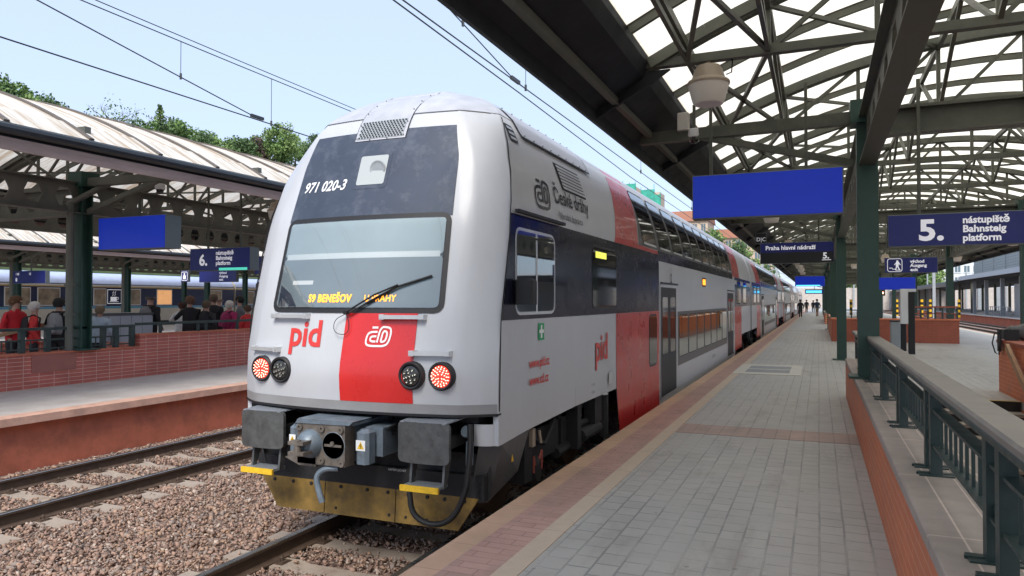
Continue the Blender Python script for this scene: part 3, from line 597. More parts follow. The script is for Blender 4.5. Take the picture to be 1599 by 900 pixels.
    # columns + cross beams
    H0=None; X0=None; pu=None
    for (tx,yc,z0) in cols:
        q=MB(); hw=.125
        q.box(-hw,hw,-hw,-hw+.03,0,zb-z0+.6); q.box(-hw,hw,hw-.03,hw,0,zb-z0+.6); q.box(-.02,.02,-hw+.03,hw-.03,0,zb-z0+.6)
        q.box(-hw-.0,-hw+.02,-hw+.031,hw-.031,0.4,zb-z0+.5); q.box(-.24,.24,-.24,.24,0,.03); q.box(-.2,.2,-.2,.2,zb-z0+.55,zb-z0+.85)
        q.build('column',M['colg'],c,loc=(tx,yc,z0))
        if tx<0:
            q=MB(); (castell(q,4.08,.5,.55,lambda a,h,t:(-2.04+a,yc+t,zb+.02+h)) if cx<0 else q.box(-2.04,2.04,yc-.02,yc+.02,zb+.42,zb+.70)); zo=0 if cx<0 else .4; zp=0 if cx<0 else .18; q.box(-2.04,2.04,yc-.12,yc+.12,zb-.02+zo,zb+.019+zo); q.box(-2.04,2.04,yc-.12,yc+.12,zb+.521+zp,zb+.56+zp); q.build('cross_beam',S,c)
        for s2 in((-1,1) if abs(tx)>1 else ()):
            q=MB()
            if s2*tx>0:
                q.bar((tx+s2*.16,yc,4.7),(s2*5.2,yc,4.66),.14,.16); q.bar((tx+s2*.16,yc,4.1),(s2*4.3,yc,4.62),.1,.09)
                q.build('eave_bracket',S,c)
    for (tx,yc,z0) in cols[:2]:
        q=MB(); d=-.3 if tx<0 else .3; r=.075
        q.tube([(tx-.9*(1 if tx<0 else -1),yc+.35,5.9),(tx-.9*(1 if tx<0 else -1),yc+.35,4.9),(tx+.0,yc-.28,4.25),(tx+.0,yc-.28,z0)],r,10); 
        q.lathe([(.1,0),(.1,.06)],(tx,yc-.28,z0+1.3),n=12); q.lathe([(.1,0),(.1,.06)],(tx,yc-.28,z0+.7),n=12)
        if name=='platform_canopy' and cx<0: q.build('downpipe',M['greenst2'],c,smooth=True)
    return c
cols5=[(-2.2,-1.6,1.265),(-2.2,10.6,1.265),(2.2,10.6,.6),(-2.2,22.6,.6),(2.2,22.6,.6),(-2.2,34.6,1.55),(2.2,34.6,.6),(-2.2,46.6,.6),(2.2,46.6,.6),(-2.2,58.6,1.39),(2.2,58.6,.6),(-2.2,70.6,1.39),(2.2,70.6,.6),(-2.2,82.6,.6),(2.2,82.6,.6),(-2.2,94.6,.6),(-2.2,106.6,.6)]
canopy('platform_canopy',2.8,-7.4,118,'near canopy over the right platform with dark soffit and translucent arched roof',cols5,truss0=-3.4)
cols6=[(2.2,10.25,1.27),(-2.2,10.25,.6),(2.2,22.3,1.5),(-2.2,22.3,.6),(2.2,34.3,.6),(-2.2,34.3,.6),(2.2,-2,1.2)]
canopy('platform_canopy',-16.1,-4.2,60,'canopy of the left platform with stained translucent roof and black gutter',cols6,truss0=.25,steel='greenst2')
cols7=[(2.2,22.3,.6),(2.2,28.2,.6),(2.2,33.8,.6),(2.2,37.0,.6),(-2.2,36.1,.6),(2.2,46,.6)]
canopy('platform_canopy',-36.9,8,70,'third canopy in the back in front of the blue train',cols7,truss0=8.2,steel='greenst2')
# ================================================================= TRAIN
def lerp(tab,z):
    if z<=tab[0][0]: return tab[0][1]
    for (a,b_),(c,d) in zip(tab,tab[1:]):
        if z<=c: return b_+(d-b_)*(z-a)/(c-a)
    return tab[-1][1]
WT=[(0,1.41),(2.9,1.41),(3.2,1.385),(3.5,1.33),(3.8,1.235),(4.0,1.15),(4.15,1.07),(4.3,.92),(4.42,.73),(4.52,.52),(4.6,.27),(4.635,0)]
FT=[(0,.08),(1.26,.08),(1.62,.05),(2.2,.165),(3.05,.38),(3.9,.68),(4.1,.79),(4.2,.88),(4.3,1.0),(4.4,1.18),(4.5,1.38),(4.6,1.8),(4.635,2.3)]
ST=[(0,.4),(1.3,.40),(2.1,.43),(3.1,.68),(3.6,.88),(4.1,1.15),(4.4,1.45),(4.6,2.0),(4.635,2.3)]
def sm(tab):   # smoothed lookup: average over a small window
    def f(z,h=.07): return sum(lerp(tab,z+h*k) for k in(-1,-.5,0,.5,1))/5 if z<4.5 else lerp(tab,z)
    return f
W=lambda z: lerp(WT,z); FZ=sm(FT); SZ=sm(ST)
def FY(x,z):
    w=max(W(z),.001); r=min(.3,.35*w); x=min(abs(x),w); y=FZ(z)+.11*x*x
    if x>w-r:
        t=min(1,(x-(w-r))/r); Dd=max(SZ(z)-FZ(z)-.11*w*w,.12); y+=Dd*(.72*t+.28*t*t)
    return y
zr=lambda a,b_,n: list(np.linspace(a,b_,n))
def side(sg=1): return lambda y,z,o=.003: (sg*(W(z)+o),y,z)
def front(x,z,o=.004): return (x,FY(x,z)-o,z)
def rows(b,rws,fn,nc=2,off=.003,mi=0): b.grid([[fn(a+(c-a)*j/(nc-1),z,off) for j in range(nc)] for z,a,c in rws],mi)
def rr(a0,a1,z0,z1,r=.08,sl=0):      # rows of a rounded rectangle; sl leans it
    zs=[z0,z0+r*.12,z0+r*.3,z0+r*.6,z0+r]+zr(z0+r,z1-r,6)[1:-1]+[z1-r,z1-r*.6,z1-r*.3,z1-r*.12,z1]; o=[]
    for z in zs:
        d=max(0,r-(z-z0),r-(z1-z)); i=r-math.sqrt(max(0,r*r-d*d)); o.append((z,a0+i+sl*(z-z0),a1-i+sl*(z-z0)))
    return o
def shell(b,y0,y1,zs,mi=0,step=3.0):
    pts=[(-W(z),z) for z in zs]+[(W(z),z) for z in reversed(zs)]; n=max(2,int((y1-y0)/step)+1)
    b.grid([[(x,y,z) for x,z in pts] for y in np.linspace(y0,y1,n)],mi)
ZS=zr(1.06,2.9,6)+zr(2.9,4.635,26)[1:]
def skirt(b,y0,y1,s0=.25,s1=.25,z0=.36,z1=1.06):
    for sg in(-1,1):
        q=MB(); b.prism([(y0+s0,z0),(y1-s1,z0),(y1,z1),(y0,z1)],lambda a,c,t:(sg*(1.41-t),a,c),0,.04)
def bogie(parent,yc):
    for sg in(-1,1):
        b=MB()
        b.prism([(-1.75,.62),(-1.2,.75),(-.6,.62),(-.4,.42),(.4,.42),(.6,.62),(1.2,.75),(1.75,.62),(1.75,.8),(.7,.95),(-.7,.95),(-1.75,.8)],lambda a,c,t:(sg*(1.0+t),yc+a,c),0,.14)
        for e in(-1.25,1.25): b.lathe([(.17,0),(.17,.12),(.1,.16)],(sg*1.12 if sg>0 else sg*1.12-.16,yc+e,.48),'X',n=14); b.tube([(sg*1.1,yc+e-.25,.62),(sg*1.1,yc+e-.25,.88)],.09,8)
        b.tube([(sg*1.2,yc-.5,.52),(sg*1.2,yc+.1,.55)],.06,8); b.tube([(sg*1.22,yc+.1,.75),(sg*1.22,yc+.9,.7)],.05,8); b.box(sg*1.1-.1,sg*1.1+.1,yc-.3,yc+.3,.55,1.0)
        fr=b.build('bogie_frame',M['under'],parent,smooth=False)
    for e in(-1.25,1.25):
        q=MB()
        for sg in(-1,1): q.lathe([(.36,-.02),(.47,-.02),(.455,.0),(.455,.11),(.38,.12),(.2,.09)],(sg*.75-.06,yc+e,.46),'X',n=28)
        q.tube([(-.9,yc+e,.46),(.9,yc+e,.46)],.08,8); q.build('wheelset',M['rail'],fr,smooth=True)
def bands(root,segs):
    # segs: list of (name, material, rows, both sides?) laid on the body side
    for nm,m,rw,nc,off in segs:
        for sg in(1,-1):
            b=MB(); rows(b,rw,side(sg),nc,off); b.build(nm,m,root,smooth=True,recalc=False)
def window(root,y0,y1,z0,z1,r=.08,inner=None,glass='dglass',frame='seal',sides=(1,-1),fw=.03,split=None,sl=0):
    for sg in sides:
        b=MB(); rows(b,rr(y0-fw,y1+fw,z0-fw,z1+fw,r+fw,sl),side(sg),3,.0055); f=b.build('window',M[frame],root,smooth=True,recalc=False)
        if inner:
            hz=z0+(z1-z0)*.55
            for (a,c,mm) in ((z0,hz,inner[1]),(hz,z1,inner[0])):
                q=MB(); rows(q,[(z,y0+.02,y1-.02) for z in zr(a,c,3)],side(sg),2,.0075); q.build('window_blind',M[mm],f,recalc=False)
        b=MB(); rows(b,rr(y0,y1,z0,z1,r,sl),side(sg),3,.0095); b.build('pane',M[glass],f,smooth=True,recalc=False)
        if split:
            for s in split: b=MB(); rows(b,[(z,s-.022,s+.022) for z in zr(z0,z1,4)],side(sg),2,.012); b.build('window_bar',M['silver'],f,recalc=False)
def door(root,y0,y1,z0=.56,z1=2.52,sides=(1,-1)):
    ym=(y0+y1)/2
    for sg in sides:
        b=MB(); rows(b,rr(y0-.05,y1+.05,z0-.04,z1+.05,.05),side(sg),2,.008); d=b.build('door',M['silver'],root,recalc=False)
        b=MB(); rows(b,[(z,y0,y1) for z in(z0,z1)],side(sg),2,.011); b.build('door_leaf',M['seal'],d,recalc=False)
        b=MB(); rows(b,[(z,ym-.012,ym+.012) for z in(z0,z1)],side(sg),2,.013); b.build('door_seal',M['seal'],d,recalc=False)
        for a,c in((y0+.12,ym-.12),(ym+.12,y1-.12)):
            b=MB(); rows(b,rr(a,c,z0+.75,z1-.18,.07),side(sg),2,.014); b.build('door_glass',M['dglass'],d,recalc=False)
        b=MB(); b.box(sg*1.425-.01,sg*1.425+.01,y0-.02,y1+.15,z1+.06,z1+.09); b.build('rain_strip',M['seal'],d)
def roofwins(root,ys,w=1.12,z0=3.2,z1=4.10):
    for y in ys:
        for sg in(1,-1):
            b=MB(); rows(b,rr(y,y+w,z0,z1,.10,.02),side(sg),3,.0075); f=b.build('upper_window',M['seal'],root,smooth=True,recalc=False)
            b=MB(); rows(b,rr(y+.025,y+w-.025,z0+.025,z1-.025,.08,.02),side(sg),3,.0105); b.build('pane',M['dglass'],f,smooth=True,recalc=False)
            b=MB(); rows(b,[(z,y+.08,y+w-.08) for z in (z0+.0,z0+.035)],side(sg),2,.013); b.build('sill_strip',M['silver'],f,recalc=False)
GRP='double deck carriages of the white and red train'
ec=empty('train_carriage',(-4,5.4,0),'leading double deck carriage with dark windscreen panel, red nose stripe and tail lights','train carriage',GRP)
L1=25.95
b=MB()
# nose surface
zz=zr(1.27,4.0,30)+zr(4.0,4.5,14)[1:]+zr(4.5,4.634,9)[1:]
P=[]
for z in zz:
    w_=max(W(z),.02); r_=min(.3,.35*w_); xs=[(w_-r_)*k/8 for k in range(9)]+[w_-r_+r_*math.sin(PI/2*k/9) for k in range(1,10)]
    full=[-x for x in reversed(xs)]+xs[1:]
    P.append([(-w_,2.6,z)]+[(x,FY(x,z),z) for x in full]+[(w_,2.6,z)])
b.grid(P,0)
zl=[z for z in ZS]
shell(b,2.6,L1,ZS,0)
# end wall, front lower side pieces down to z 1.06
pts=[(-W(z),z) for z in ZS]+[(W(z),z) for z in reversed(ZS)]
b.add([(x,L1,z) for x,z in pts],[tuple(range(len(pts)))],0)
for sg in(-1,1):
    pl=[(.42,1.0),(.5,1.0),(1.1,1.03),(2.6,1.06),(2.6,1.27),(.42,1.27)]
    b.prism(pl,lambda a,c,t:(sg*(1.409-t),a,c),0,.05)
    arc=[(sg*(1.41-.16+.16*math.sin(k*PI/10)),.42+.16-.16*math.cos(k*PI/10)-.02) for k in range(6)]
    arc=[(sg*1.2,.36)]+[(sg*(1.25+.159*math.sin(k*PI/10)),.52-.16*math.cos(k*PI/10)) for k in range(6)]
    b.grid([[(x,y,z) for x,y in arc] for z in (1.0,1.1,1.19)],0)
b.build('body',M['body'],ec,smooth=True)
# roof colour zone
b=MB(); 
b.grid([[(x,y,z+.003) for x,z in [(-W(q),q) for q in zr(4.2,4.634,14)]+[(W(q),q) for q in reversed(zr(4.2,4.634,14))]] for y in (2.6,10,L1)]); b.build('roof',M['roofp'],ec,smooth=True,recalc=False)
b=MB(); P=[]
for z in zr(4.14,4.5,14)+zr(4.5,4.634,8)[1:]:
    w_=max(W(z),.02); r_=min(.3,.35*w_); xs=[(w_-r_)*k/8 for k in range(9)]+[w_-r_+r_*math.sin(PI/2*k/9) for k in range(1,10)]; full=[-x for x in reversed(xs)]+xs[1:]
    P.append([(-w_-.003,2.6,z)]+[(x*1.002,FY(x,z)-.004,z+.003) for x in full]+[(w_+.003,2.6,z)])
b.grid(P); b.build('roof_dome',M['roofp'],ec,smooth=True,recalc=False)
b=MB(); rows(b,[(z,-W(z)+.06,W(z)-.06) for z in(4.133,4.141)],lambda a,z,o:front(a,z,.006),25); b.build('roof_seam',M['skirt'],ec,recalc=False)
# seam between nose and side
def seam(b,sg):
    q=[]
    for z in zr(1.3,4.2,30):
        y=SZ(z)+.02; q.append((z,y,y+.024))
    rows(b,q,side(sg),2,.004)
for sg in(1,-1): b=MB(); seam(b,sg); b.build('body_seam',M['seal'],ec,recalc=False)
# lower rim of the nose: grey bevel and dark gap
b=MB(); rows(b,[(z,-1.405,1.405) for z in zr(1.285,1.37,4)],front,91,.004); b.build('nose_rim',mat('grey_rim',(.26,.26,.265),.4,var=.1),ec,smooth=True,recalc=False)
b=MB(); rows(b,[(z,-1.41,1.41) for z in(1.262,1.286)],front,91,.006)
for sg in(1,-1): rows(b,[(z,.40,.47) for z in(1.268,1.285)],side(sg),2,.004)
b.build('rim_gap',M['seal'],ec,recalc=False)
b=MB(); b.box(-1.2,1.2,.6,2.6,.55,1.268); b.build('underframe',M['under'],ec)
b=MB(); b.box(-1.24,1.24,.36,.5,1.2,1.266); b.build('headstock',M['under'],ec)
# dark panel, windscreen
def pL(z): return lerp([(2.15,-.955),(3.07,-.925),(3.64,-.89),(4.0,-.80)],z)
def pR(z): return -pL(z)
b=MB(); rows(b,[(z,pL(z),pR(z)) for z in zr(3.06,3.97,16)],front,15,.005); b.build('nose_panel',M['panel'],ec,smooth=True,recalc=False)
def wr(i,z0,z1,r):
    o=[]
    for z,a,c in rr(0,1,z0,z1,r): 
        ins=a; L_=-(.955-.03*(z-2.17)/.9)+i; o.append((z,L_+ins,-L_-ins))
    return o
b=MB(); rows(b,wr(0,2.165,3.09,.09),front,15,.009); fr=b.build('windscreen',M['seal'],ec,smooth=True,recalc=False)
# cab interior seen through the glass (blind, strip, lower desk)
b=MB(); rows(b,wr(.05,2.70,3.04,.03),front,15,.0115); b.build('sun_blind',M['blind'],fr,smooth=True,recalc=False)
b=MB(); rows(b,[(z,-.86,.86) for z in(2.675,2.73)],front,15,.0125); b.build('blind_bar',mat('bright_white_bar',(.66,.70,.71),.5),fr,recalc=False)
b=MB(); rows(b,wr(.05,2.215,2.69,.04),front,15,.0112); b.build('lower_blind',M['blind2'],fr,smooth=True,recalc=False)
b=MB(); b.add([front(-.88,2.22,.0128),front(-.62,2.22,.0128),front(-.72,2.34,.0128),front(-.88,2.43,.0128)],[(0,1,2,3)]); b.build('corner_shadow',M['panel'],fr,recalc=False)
b=MB(); rows(b,[(2.43,-.72,-.45),(2.47,-.72,-.45)],front,3,.013); b.build('cab_lamp',M['white'],fr,recalc=False)
text('destination_text','S9 BENEŠOV',.10,lambda a,c:front(-.47+a,2.265+c,.0175),M['ledorange'],fr,bold=.0035,width=.86,space=1.08)
text('destination_text','U PRAHY',.085,lambda a,c:front(.17+a,2.27+c,.0175),M['ledorange'],fr,bold=.001,width=.9,space=1.05)
b=MB(); rows(b,wr(.045,2.21,3.045,.05),front,15,.017); b.build('windscreen_glass',M['glass'],fr,smooth=True,recalc=False)
# wiper
wp=MB()
def fp(x,z,o): return front(x,z,o)
wp.tube([fp(.02,2.17,.03),fp(.02,2.17,.07)],.022,10); wp.tube([fp(.02,2.17,.06),fp(.3,2.33,.06),fp(.52,2.42,.055)],.009,6); wp.tube([fp(.05,2.16,.05),fp(.34,2.32,.05),fp(.5,2.40,.05)],.006,6)
wp.tube([fp(.22,2.25,.035),fp(.5,2.4,.04),fp(.82,2.5,.035)],.011,6); wp.tube(csm([fp(-.0,2.15,.04),fp(-.1,2.10,.05),fp(-.09,1.98,.05),fp(.06,1.96,.03),fp(.05,2.1,.03),fp(.01,2.15,.03)]),.0035,5)
wp.build('windscreen_wiper',M['black'],ec,smooth=True)
# red stripe
b=MB(); rows(b,[(z,-.0+.01*math.sin(z*3),.72) for z in zr(1.372,2.163,8)],front,9,.006); b.build('red_stripe',M['red'],ec,smooth=True,recalc=False)
text('lettering','pid',.34,lambda a,c:front(-.66+a,1.855+c,.006),mat('red_letter',(.6,.04,.035),.4),ec,bold=.008,width=.98)
text('lettering','971 020-3',.15,lambda a,c:front(-.83+a*.9,3.37+c,.009),M['white'],ec,bold=.0035,shear=.25)
def logo(b,fn,stroke=.1):
    sh=lambda p:(p[0]+.18*p[1],p[1])
    for pts,cl in (([(.85,0),(.3,0),(.06,.08),(0,.35),(.05,.64),(.28,.72),(.6,.72)],0),([(.62,.23),(.4,.23),(.27,.28),(.25,.4),(.33,.49),(.6,.49)],0),
        ([(.72,.18),(.72,.97),(1.15,.97),(1.38,.88),(1.44,.5),(1.38,.1),(1.12,0),(.85,0)],0),([(.93,.22),(.93,.76),(1.1,.76),(1.21,.66),(1.21,.32),(1.1,.22),(.93,.22)],0),([(.22,.94),(.58,.94)],0)):
        ribbon(b,[sh(p) for p in smoothpath(pts)],stroke,fn)
b=MB(); logo(b,lambda a,c:front(.23+a*.165,1.87+c*.175,.010),.105); b.build('operator_emblem',M['white'],ec,recalc=False)
# roof lamp recess
b=MB(); rows(b,rr(-.19,.2,3.36,3.76,.04),front,5,.008); lf=b.build('top_headlight',M['panel'],ec,recalc=False)
b=MB(); rows(b,rr(-.15,.165,3.4,3.7,.02),front,5,.011); b.build('lamp_window',mat('lamp_white',(.42,.45,.45),.15,coat=.5),lf,recalc=False)
b=MB(); y=FY(.07,3.55); b.lathe([(.09,-.015),(.085,-.022),(.05,-.012),(.001,-.008)],(.07,y-.0,3.55),'Y',n=24); b.build('reflector',M['greysteel'],lf,smooth=True)
# grille + hatch over the roof edge
b=MB(); rows(b,[(z,-.28,.30) for z in zr(3.87,4.14,6)],front,5,.012)
rows(b,[(z,-.28,.30) for z in zr(4.14,4.6,12)],front,5,.012); hp=b.build('roof_hatch',M['roofp'],ec,smooth=True,recalc=False)
b=MB(); rows(b,[(z,-.25,.27) for z in zr(3.89,4.09,4)],front,5,.016); b.build('grille_plate',M['greysteel'],hp,recalc=False)
b=MB()
for i in range(9):
    for j in range(15):
        x=-.235+j*.035+(.0175 if i%2 else 0); z=3.905+i*.021
        if x>.26: continue
        y=FY(x,z)-.018; b.add([(x+.0125*math.cos(k*PI/3),y-.003+.009*math.sin(k*PI/3)*.3,z+.0085*math.sin(k*PI/3)) for k in range(6)],[(0,1,2,3,4,5)])
b.build('grille_holes',M['seal'],hp,recalc=False)
b=MB()
for x,z in [(-.26,3.9),(-.1,3.88),(.1,3.88),(.28,3.9),(-.26,4.05),(.28,4.05),(-.26,4.2),(.28,4.2),(.28,4.32),(-.26,4.32),(.28,4.42),(-.26,4.42)]: y=FY(x,z)-.02; b.lathe([(.007,0),(.006,-.004)],(x,y,z),'Y',n=6)
b.build('screws',M['skirt'],hp,recalc=False)
b=MB()
for sx in(-.285,.305): rows(b,[(z,sx-.004,sx+.004) for z in zr(3.87,4.6,16)],front,2,.009)
b.build('hatch_gap',M['seal'],hp,recalc=False)
# lights
for sx in(-1,1):
    for x,red in((sx*.985,1),(sx*.715,0)):
        z=1.62; y=FY(x,z)
        sl_=2*.11*x*1.0
        b=MB(); b.lathe([(.125,.03),(.125,-.02),(.112,-.035),(.098,-.03),(.098,-.012),(.001,-.012)],(x,y,z),'Y',n=32); h=b.build('tail_light' if red else 'headlight',M['seal'],ec,smooth=True)
        b=MB(); b.lathe([(.097,-.012),(.085,-.024),(.04,-.031),(.001,-.033)],(x,y,z),'Y',n=28); b.build('lens',M['redglow'] if red else M['lensdark'],h,smooth=True)
        b=MB()
        if red:
            for ring,n in((.02,4),(.04,9),(.06,13),(.078,18)):
                for k in range(n): a=2*PI*k/n+ring*40; px,pz=x+ring*math.cos(a),z+ring*math.sin(a); b.bar((px,y-.034,pz),(px+.011*math.cos(a),y-.034,pz+.011*math.sin(a)),.007,.007)
        else:
            for ring,n in((.0,1),(.033,4),(.058,8)):
                for k in range(n): a=2*PI*k/n+.3; b.lathe([(.013,-.03),(.012,-.038),(.004,-.034)],(x+ring*math.cos(a),y,z+ring*math.sin(a)),'Y',n=10)
        b.build('led_cluster',M['ledred'] if red else M['ledoff'],h)
# grab rails on the nose
for x0,x1,z in((-1.16,-.76,1.81),(.7,1.06,1.815),(-.9,-.43,2.13),(.38,.80,2.13)):
    b=MB(); ya,yb=FY(x0,z),FY(x1,z); b.bar((x0,ya-.05,z),(x1,yb-.05,z),.035,.035)
    for x,y in((x0+.02,ya),(x1-.02,yb)): b.box(x-.025,x+.025,y-.06,y+.01,z-.024,z+.024)
    b.build('grab_rail',M['silver'],ec)
# buffers, steps
for sx in(-1,1):
    x=sx*.875
    bf=MB(); pl=[]
    for i,(cx_,cz_) in enumerate(((.21,.13),(-.21,.13),(-.21,-.13),(.21,-.13))):
        for k in range(5): a=i*PI/2+k*PI/8; pl.append((x+cx_+.045*math.cos(a),1.06+cz_+.045*math.sin(a)))
    fb=lambda a,c,o:(x+a,.035*(a/.25)**2-o,1.06+c)
    rows(bf,rr(-.25,.25,-.175,.175,.045),fb,9,0.0); rows(bf,rr(-.25,.25,-.175,.175,.045),fb,9,-.035)
    ed=[(q[1],q[0]) for q in rr(-.25,.25,-.175,.175,.045)]; ed=ed+[(-a,c) for a,c in reversed(ed)]; bf.grid([[fb(a,c,o) for a,c in ed+ed[:1]] for o in(0,-.035)])

    bo=bf.build('buffer',M['buffer'],ec,smooth=True)
    q=MB(); q.tube([(x,.03,1.06),(x,.5,1.06)],.11,16); q.box(x-.19,x+.21,.06,.5,1.0,1.1); q.build('buffer_stem',M['under'],bo)
    q=MB(); q.add([(x-.22,.02,1.235),(x+.22,.02,1.235),(x+.28,.45,1.262),(x-.22,.45,1.262),(x-.22,.02,1.225),(x+.22,.02,1.225),(x+.28,.45,1.252),(x-.22,.45,1.252)],[(0,1,2,3),(4,7,6,5),(0,4,5,1),(1,5,6,2),(2,6,7,3),(3,7,4,0)]); q.build('tread_plate',mat('checker_plate',(.3,.33,.37),.35,metal=.4,bump=1,bscale=90) if sx<0 else D.materials['checker_plate'],bo)
    for e in(-.15,.17): s_=MB(); s_.prism([(0,.9),(.1,.9),(.02,.68),(-.03,.68)],lambda a,c,t:(x+e+t,.08+a,c),0,.022); so_=s_.build('step_bracket',M['buffer'],ec)
    q=MB(); q.box(x-.17,x+.17,-.02,.16,.675,.70); q.build('step',D.materials['checker_plate'],so_); q=MB(); q.box(x-.185,x+.185,-.045,-.02,.655,.703); q.build('step_edge',M['yellow'],so_)
# coupler
cp=MB(); cz=1.03
pl=[(-.42,-.2),(.20,-.23),(.24,-.1),(.24,.16),(-.3,.18),(-.34,.1),(-.36,-.1)]
ring=[]
cp.box(-.3,.21,-.16,-.02,cz-.2,cz+.16); cp.prism([(-.44,-.16),(-.28,-.22),(-.1,-.22),(-.1,-.14),(-.3,-.1)],lambda a,c,t:(a,-.16+t,cz+c),0,.1)
co=cp.build('coupler',M['steel'],ec)
q=MB(); q.box(-.34,.28,-.12,.5,cz+.16,cz+.18); q.box(-.30,.2,-.02,.6,cz-.18,cz+.15); 
q.prism([(-.32,.155),(.26,.165),(.3,.2),(-.28,.2)],lambda a,c,t:(a,-.17+t,cz+c),0,.3); q.build('coupler_housing',M['bluegrey'],co)
q=MB(); q.lathe([(.13,0),(.115,-.05),(.085,-.09),(.05,-.115),(.001,-.12)],(-.16,-.16,cz-.02),'Y',n=24); q.build('coupler_cone',M['bluegrey'],co,smooth=True)
q=MB(); q.box(-.24,-.08,-.36,-.18,cz-.09,cz-.06); q.box(-.24,-.08,-.36,-.18,cz+.0,cz+.03); q.tube([(-.16,-.33,cz-.1),(-.16,-.33,cz+.04)],.03,10); q.build('coupling_hook',M['steel'],co)
q=MB(); q.lathe([(.122,-.004),(.116,-.008),(.112,-.002)],(.09,-.155,cz-.02),'Y',n=24); rg=q.build('coupler_cup',M['bluegrey'],co,smooth=True)
q=MB(); q.lathe([(.112,-.009),(.001,-.009)],(.09,-.155,cz-.02),'Y',n=24); q.build('cup_hollow',M['seal'],rg)
q=MB(); q.bar((.0,-.168,cz-.02),(.18,-.168,cz-.02),.012,.02); q.lathe([(.02,0),(.02,-.01)],(.09,-.175,cz-.0),'Y',n=10); q.build('cup_pin',M['steel'],rg)
q=MB()
for x,z in((-.03,cz+.12),(-.03,cz-.16),(.17,cz+.12),(.18,cz-.17),(-.27,cz+.12)): q.lathe([(.03,-.165),(.03,-.178),(.012,-.178),(.012,-.168)],(x,0,z),'Y',n=14)
q.build('bolts',M['steel'],co)
for x0,x1 in((-.43,-.33),(.29,.42)):
    q=MB(); q.bevbox(x0,x1,-.13,.02,cz-.17,cz+.13,.03); q.box(x0+.01,x1+.06,.02,.4,cz-.12,cz+.13); e=q.build('coupler_box',M['bluegrey'],co,smooth=False)
    q=MB(); q.box(x0+.015,x1-.015 if x1<0 else x0+.11,-.133,-.131,cz-.05,cz+.04); wn=q.build('warning_sticker',M['white'],e)
    q=MB(); xm=(x0+.015+(x1-.015 if x1<0 else x0+.11))/2; q.add([(xm-.035,-.1335,cz-.035),(xm+.035,-.1335,cz-.035),(xm,-.1335,cz+.03)],[(0,1,2)]); q.build('warning_triangle',M['yellow'],wn,recalc=False)
    q=MB(); q.bar((xm+.006,-.1345,cz+.012),(xm-.007,-.1345,cz-.006),.004,.003); q.bar((xm-.007,-.1345,cz-.006),(xm+.008,-.1345,cz-.008),.004,.003); q.bar((xm+.008,-.1345,cz-.008),(xm-.002,-.1345,cz-.03),.004,.003); q.build('warning_bolt',M['seal'],wn)
q=MB(); q.tube(csm([(.1,-.1,cz-.23),(-.02,-.14,cz-.23),(-.09,-.17,cz-.3),(-.05,-.18,cz-.42),(-.01,-.18,cz-.52)]),.027,10); q.build('coupler_handle',M['bluegrey'],co,smooth=True)
q=MB()
for k in range(4): q.tube([(.3+.04*k,.1,cz+.12),(.36+.05*k,.05,cz+.06+.02*k),(.5,.2,cz+.05+.03*k),(.6,.4,cz+.1)],.012,6)
q2=MB(); q2.tube([(-.42,.3,1.15),(-.55,.2,1.12),(-.62,.35,1.05)],.03,8); q2.build('air_hose',M['black'],co,smooth=True)
q.build('air_hoses',M['black'],co,smooth=True)
# apron + plough
b=MB(); b.add([(-1.3,.5,1.0),(1.3,.5,1.0),(1.3,.5,.5),(-1.3,.5,.5)],[(0,1,2,3)]); b.box(-1.27,1.27,.42,.5,.5,.72); ap=b.build('front_apron',M['under'],ec)
b=MB()
seg=[(-1.22,-.44),(-.43,.36),(.37,1.22)]
for i,(a,c) in enumerate(seg):
    a2=max(a,-1.0) ; c2=min(c,1.02); b.add([(a,.42,.52),(c,.42,.52),(c2,.40,.22),(a2,.40,.22),(a,.45,.52),(c,.45,.52),(c2,.43,.22),(a2,.43,.22)],[(0,1,2,3),(7,6,5,4),(0,4,5,1),(3,2,6,7),(1,5,6,2),(0,3,7,4)])
pw=b.build('snow_plough',M['plow'],ec)
b=MB()
for x in(-1.05,-.82,-.6,-.25,.05,.28,.5,.7,.88,1.08): b.lathe([(.018,0),(.016,-.012),(.005,-.014)],(x,.418,.485),'Y',n=8)
for x in(-.3,.3,.48,.7): b.lathe([(.015,0),(.012,-.01)],(x,.405,.28),'Y',n=8)
b.build('rivets',M['under'],pw,smooth=True)
text('lettering','NEPŘIPOJOVAT',.028,lambda a,c:(.28+a,.418,.69+c),M['white'],ec)
# cable loop right
b=MB(); b.tube(csm([(1.2,.28,1.2),(1.22,.25,1.02),(1.22,.22,.85),(1.2,.2,.62),(1.08,.18,.38),(.88,.18,.31),(.68,.18,.38),(.64,.2,.6)]),.026,10); b.build('jumper_cable',M['black'],ec,smooth=True)
b=MB(); b.lathe([(.05,0),(.055,-.03),(.04,-.06),(.001,-.06)],(1.16,.32,1.13),'Y',n=14); b.tube([(1.2,.28,1.05),(1.2,.27,.85)],.035,8); b.build('cable_socket',M['bluegrey'],ec,smooth=True)
# lower fairings
for sg in(-1,1):
    b=MB(); b.add([(sg*1.24,.37,.998),(sg*1.41,.50,.998),(sg*1.41,1.15,1.03),(sg*1.36,.98,.66),(sg*1.22,.60,.44),(sg*1.12,.44,.47)],[(0,1,4,5),(1,2,3,4)]); b.build('corner_fairing',M['skirt'],ec,recalc=False)
b=MB(); b.add([(1.402,.72,.80),(1.402,.78,.80),(1.402,.75,.87)],[(0,1,2)]); b.build('warning_triangle',M['yellow'],ec,recalc=False)
